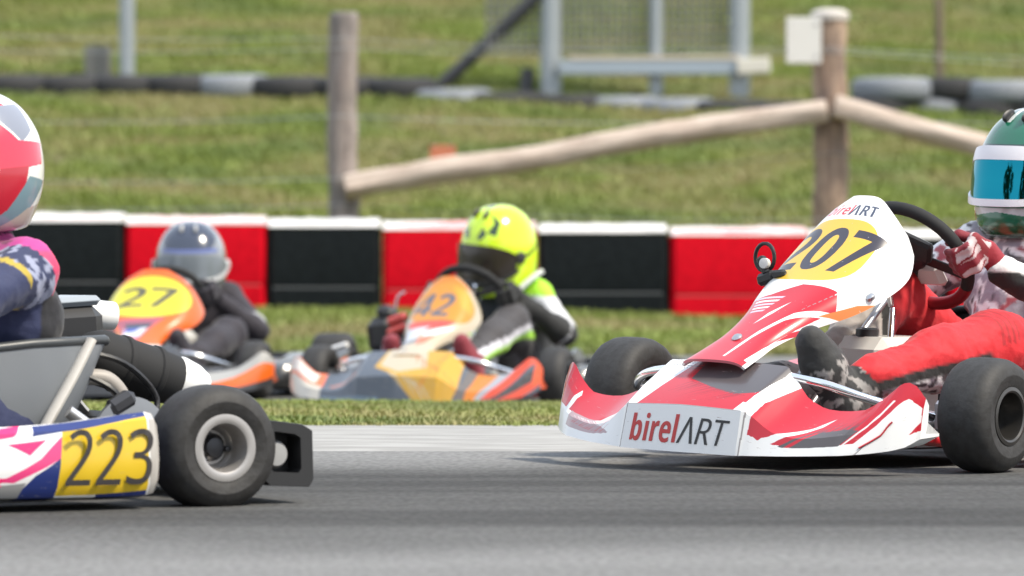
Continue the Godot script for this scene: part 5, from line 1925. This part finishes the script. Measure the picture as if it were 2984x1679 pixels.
func helmet(parent: Node3D, at: Transform3D, img: Image, visor: Material, trim: Material, strip: Material = null, lower: Material = null, low := 0.715) -> Node3D:
	var o := Node3D.new()
	o.name = "helmet"
	parent.add_child(o, true)
	o.transform = at
	var m := Mb.new()
	var rows := []
	var uvs := []
	for j in 33:
		var v := j / 32.0
		var r := []
		var u := []
		for i in 49:
			var az := TAU * i / 48.0 - PI
			r.append(hel(v, az))
			u.append(Vector2(i / 48.0, v))
		rows.append(r)
		uvs.append(u)
	for q in [[0.86, -0.128], [0.80, -0.09], [0.72, -0.02]]:
		var r := []
		var u := []
		for i in 49:
			var p: Vector3 = hel(1.0, TAU * i / 48.0 - PI)
			r.append(V(p.x * q[0], q[1], p.z * q[0]))
			u.append(Vector2(0.0, 0.999))
		rows.append(r)
		uvs.append(u)
	m.grid(rows, false, false, uvs)
	m.fan(rows[-1])
	part("shell", m.mesh(50), tmat(img, 0.22, 0.8), o)
	part("visor", hel_patch([0.455, 0.56], [low, low - 0.085], -1.35, 1.35, 0.005, 0.004).mesh(40), visor, o)
	part("visor_trim", hel_patch([low - 0.01, low - 0.095], [low + 0.035, low - 0.06], -1.40, 1.40, 0.0065, 0.007, 22, 3).mesh(40), lower if lower else trim, o)
	if strip: part("sun_strip", hel_patch([0.375, 0.49], [0.462, 0.55], -1.30, 1.30, 0.0065, 0.004, 22, 3).mesh(40), strip, o)
	for s in [-1.0, 1.0]:
		var b := Mb.new()
		var p := hel(0.60, s * 1.48, 0.004)
		b.lathe([[-0.006, 0.020], [0.006, 0.020], [0.010, 0.014], [0.011, 0.0]], p, Vector3(s, 0, 0.1), 18)
		part("visor_pivot", b.mesh(40), trim, o)
	for k in 2:
		var b := Mb.new()
		b.tube(curve([hel(0.20, 0.25 - k * 0.5, 0.002), hel(0.16, 0.28 - k * 0.56, 0.007), hel(0.10, 0.34 - k * 0.68, 0.004)], 4), [0.004, 0.009, 0.011, 0.012, 0.012, 0.012, 0.011, 0.009, 0.005], 8, true, Color.WHITE, false, 0.5)
		part("vent", b.mesh(60), trim, o)
	return o

# a gloved fist round a rim point q; t = rim direction, side = outwards, back = towards the driver
func fist(q: Vector3, t: Vector3, side: Vector3, back: Vector3, wrist: Vector3, s := 1.0) -> Array:
	var b := []
	var kn := []
	for i in 4:
		var o := t * (i - 1.5) * 0.0205 * s
		var len_: float = [0.90, 1.04, 1.0, 0.82][i]
		var k := q + o + side * 0.034 * s + back * 0.028 * s
		var j1 := q + o * 1.02 + side * 0.037 * s - back * 0.012 * s * len_
		var j2 := q + o * 1.0 + side * 0.010 * s - back * 0.036 * s * len_
		var tip := q + o * 0.95 - side * 0.022 * s * len_ - back * 0.024 * s
		kn.append(k)
		b.append([k, j1, 0.0118 * s, 0.0108 * s, "finger%d" % i])
		b.append([j1, j2, 0.0106 * s, 0.0098 * s, "finger%d" % i])
		b.append([j2, tip, 0.0096 * s, 0.0085 * s, "tip"])
	var mid := q + side * 0.026 * s + back * 0.052 * s
	for i in 4: b.append([kn[i], mid.lerp(wrist, 0.45) + t * (i - 1.5) * 0.012 * s, 0.0145 * s, 0.018 * s, "palm"])
	b.append([mid.lerp(wrist, 0.3), wrist, 0.026 * s, 0.030 * s, "cuff"])
	# thumb from the side of the palm over the rim
	var tb := mid.lerp(wrist, 0.25) + t * 0.024 * s - side * 0.012 * s
	var t1 := q + t * 0.040 * s - side * 0.010 * s + back * 0.030 * s
	var t2 := q + t * 0.036 * s - side * 0.028 * s + back * 0.004 * s
	b.append([tb, t1, 0.0155 * s, 0.0125 * s, "thumb"])
	b.append([t1, t2, 0.012 * s, 0.0095 * s, "thumb"])
	return b

# j: joints in kart axes
func driver(kt: Transform3D, label: String, j: Dictionary, tint: Callable, cell: float, suit_rough := 0.75) -> Node3D:
	var base := V(0, 0.06, -0.80)
	var o := thing("person", label, "person", kt.translated_local(base))
	var fold := noise(6.0, 5, 3)
	fold.fractal_type = FastNoiseLite.FRACTAL_RIDGED
	var b := []
	b.append([j.pelvis + V(0.07, 0, 0), j.pelvis - V(0.07, 0, 0), 0.105, 0.105, "hip"])
	b.append([j.pelvis, j.chest, 0.115, 0.125, "torso"])
	b.append([j.chest + V(0.075, 0, 0), j.chest - V(0.075, 0, 0), 0.10, 0.10, "torso"])
	var ym: Vector3 = (j.sl + j.sr) / 2
	b.append([j.sl.lerp(ym, 0.25), j.sr.lerp(ym, 0.25), 0.068, 0.068, "yoke"])
	b.append([ym, j.neck, 0.065, 0.055, "neck"])
	b.append([j.neck, j.head, 0.055, 0.06, "neck"])
	for s in ["l", "r"]:
		var sg := 1.0 if s == "l" else -1.0
		var sh: Vector3 = j["s" + s]
		b.append([sh, j["e" + s], 0.062, 0.050, "upper_" + s])
		b.append([j["e" + s], j["w" + s], 0.050, 0.034, "fore_" + s])
		b.append([j.pelvis + V(sg * 0.09, 0, 0.02), j["k" + s], 0.092, 0.070 * j.leg, "thigh_" + s])
		b.append([j["k" + s], j["k" + s].lerp(j["a" + s], 0.45), 0.070 * j.leg, 0.066 * j.leg, "shin_" + s])
		b.append([j["k" + s].lerp(j["a" + s], 0.45), j["a" + s], 0.066 * j.leg, 0.046 * j.leg, "shin_" + s])
		var heel: Vector3 = j["h" + s]
		var toe: Vector3 = j["t" + s]
		b.append([j["a" + s], heel, 0.046, 0.040, "boot_" + s])
		b.append([heel, heel.lerp(toe, 0.6), 0.040, 0.043, "boot_" + s])
		b.append([heel.lerp(toe, 0.6), toe, 0.043, 0.034, "toe_" + s])
	var m := Mb.new()
	body(m, b, cell, 0.014, tint, fold, 0.0075)
	var rimc: Vector3 = j.rim
	var u := Vector3(0, 0.787, 0.617)
	var back := Vector3(0, 0.617, -0.787)
	for s in ["l", "r"]:
		var sg := 1.0 if s == "l" else -1.0
		var g: float = j["g" + s]
		var out := V(cos(g), 0, 0) + u * sin(g)
		var q := rimc + out * 0.15
		var tt := (V(-sin(g), 0, 0) + u * cos(g)) * sg
		body(m, fist(q, tt, out, back, j["w" + s], j.hand), cell * 0.5, 0.0035, tint)
	part("body", m.mesh(-1.0), bump(vmat(suit_rough, 0.25), 0.03, 1.4, 4.0, 19), o, Transform3D(Basis.IDENTITY, -base))
	return o

func joints(over := {}) -> Dictionary:
	var j := {"pelvis": V(0, 0.17, -0.80), "chest": V(0, 0.40, -0.885), "neck": V(0, 0.555, -0.885), "head": V(0, 0.68, -0.89),
		"sl": V(0.165, 0.50, -0.87), "sr": V(-0.165, 0.50, -0.87), "el": V(0.34, 0.33, -0.72), "er": V(-0.34, 0.35, -0.70),
		"wl": V(0.195, 0.475, -0.515), "wr": V(-0.195, 0.475, -0.515), "gl": 0.05, "gr": PI - 0.05, "rim": V(0, 0.49, -0.42), "hand": 1.0, "leg": 1.0,
		"kl": V(0.25, 0.275, -0.42), "kr": V(-0.22, 0.31, -0.40), "al": V(0.20, 0.185, -0.02), "ar": V(-0.16, 0.19, -0.02),
		"hl": V(0.19, 0.10, 0.05), "hr": V(-0.16, 0.10, 0.05), "tl": V(0.16, 0.27, 0.135), "tr": V(-0.15, 0.27, 0.135)}
	j.merge(over, true)
	return j

var camo := noise(11.0, 31, 3)
var camo2 := noise(16.0, 37, 2)
func blend(a: Color, b: Color, x: float, w := 0.006) -> Color:
	return a.lerp(b, clampf(0.5 + x / w, 0, 1))
func camouflage(p: Vector3) -> Color:
	var a := camo.get_noise_3d(p.x, p.y, p.z)
	var b := camo2.get_noise_3d(p.x, p.y, p.z)
	var c := Color(0.70, 0.69, 0.70)
	c = blend(c, Color(0.30, 0.06, 0.075), -0.30 - b, 0.12)
	c = blend(c, Color(0.07, 0.055, 0.065), b - 0.24, 0.12)
	return blend(c, Color(0.27, 0.24, 0.28), a - 0.12, 0.10)
# ---------------------------------------------------------------- unseen trees, added to mirror as dark bands in visors and paint
func build_added_trees() -> void:
	var r := RandomNumberGenerator.new()
	r.seed = 404
	var bark := bump(mat(Color(0.10, 0.08, 0.06), 0.95), 0.08, 4.0, 1.5)
	var leaf := mat(Color(0.045, 0.075, 0.022), 0.75)
	leaf.backlight_enabled = true
	leaf.backlight = Color(0.2, 0.25, 0.08)
	var spots := [[-10.5, 8.0, 9.5, "first from the left behind the photographer"], [-6.0, 9.5, 10.5, "second from the left behind the photographer"], [-1.5, 8.5, 9.0, "straight behind the photographer"], [3.2, 9.5, 10.0, "just right of the photographer"], [8.0, 9.0, 9.0, "far right behind the photographer"], [-24.0, 3.0, 10.5, "nearest beside the track at the left"], [-29.0, 1.5, 11.5, "middle one beside the track at the left"], [-35.0, 2.5, 11.0, "farthest beside the track at the left"]]
	for s in spots:
		var hh: float = s[2]
		var o := thing("added_tree", "added dark leafy tree outside the picture, %s" % s[3], "tree", Transform3D(Basis(Vector3.UP, r.randf() * TAU), on_ground(s[0], -s[1])), "added trees outside the picture")
		var t := Mb.new()
		t.tube(curve([V(0, -0.2, 0), V(0.05, hh * 0.2, 0.03), V(-0.06, hh * 0.45, 0.02), V(0.03, hh * 0.8, 0)], 4), [0.30, 0.25, 0.22, 0.20, 0.19, 0.18, 0.17, 0.15, 0.13, 0.11, 0.09, 0.06, 0.03], 10)
		for k in 7:
			var g := TAU * k / 7 + r.randf()
			var y := hh * r.randf_range(0.25, 0.6)
			t.tube(curve([V(0, y, 0), V(cos(g) * 0.8, y + 0.6, sin(g) * 0.8), V(cos(g) * 1.7, y + 1.5, sin(g) * 1.7)], 3), [0.09, 0.08, 0.065, 0.055, 0.04, 0.03, 0.015], 6)
		part("trunk", t.mesh(50), bark, o)
		var c := Mb.new()
		var lumps := []
		for k in 26:
			var g := r.randf() * TAU
			var y := r.randf_range(0.22, 0.95)
			var rad := 3.1 * sin(PI * clampf(y * 0.85 + 0.1, 0, 1)) * sqrt(r.randf())
			lumps.append([V(cos(g) * rad, hh * y, sin(g) * rad), r.randf_range(0.9, 1.5)])
		for k in 3200:
			var lp = lumps[r.randi() % lumps.size()]
			var dir := Vector3(r.randfn(), r.randfn(), r.randfn()).normalized()
			var p: Vector3 = lp[0] + dir * lp[1] * pow(r.randf(), 0.4)
			var a := Vector3(r.randfn(), r.randfn() * 0.5, r.randfn()).normalized() * r.randf_range(0.18, 0.32)
			var b := a.cross(dir).normalized() * r.randf_range(0.11, 0.19)
			var i := c.v(p - a)
			c.v(p + b); c.v(p + a); c.v(p - b)
			c.quad(i, i + 1, i + 2, i + 3)
		part("crown", c.mesh(10.0, false), leaf, o)
func _ready() -> void:
	build_view()
	build_ground()
	build_barrier()
	build_fence()
	build_far_things()
	build_added_trees()
	kart_materials()
	kart_red()
	kart_pink()
	kart_orange()
	kart_black()
	build_grass()
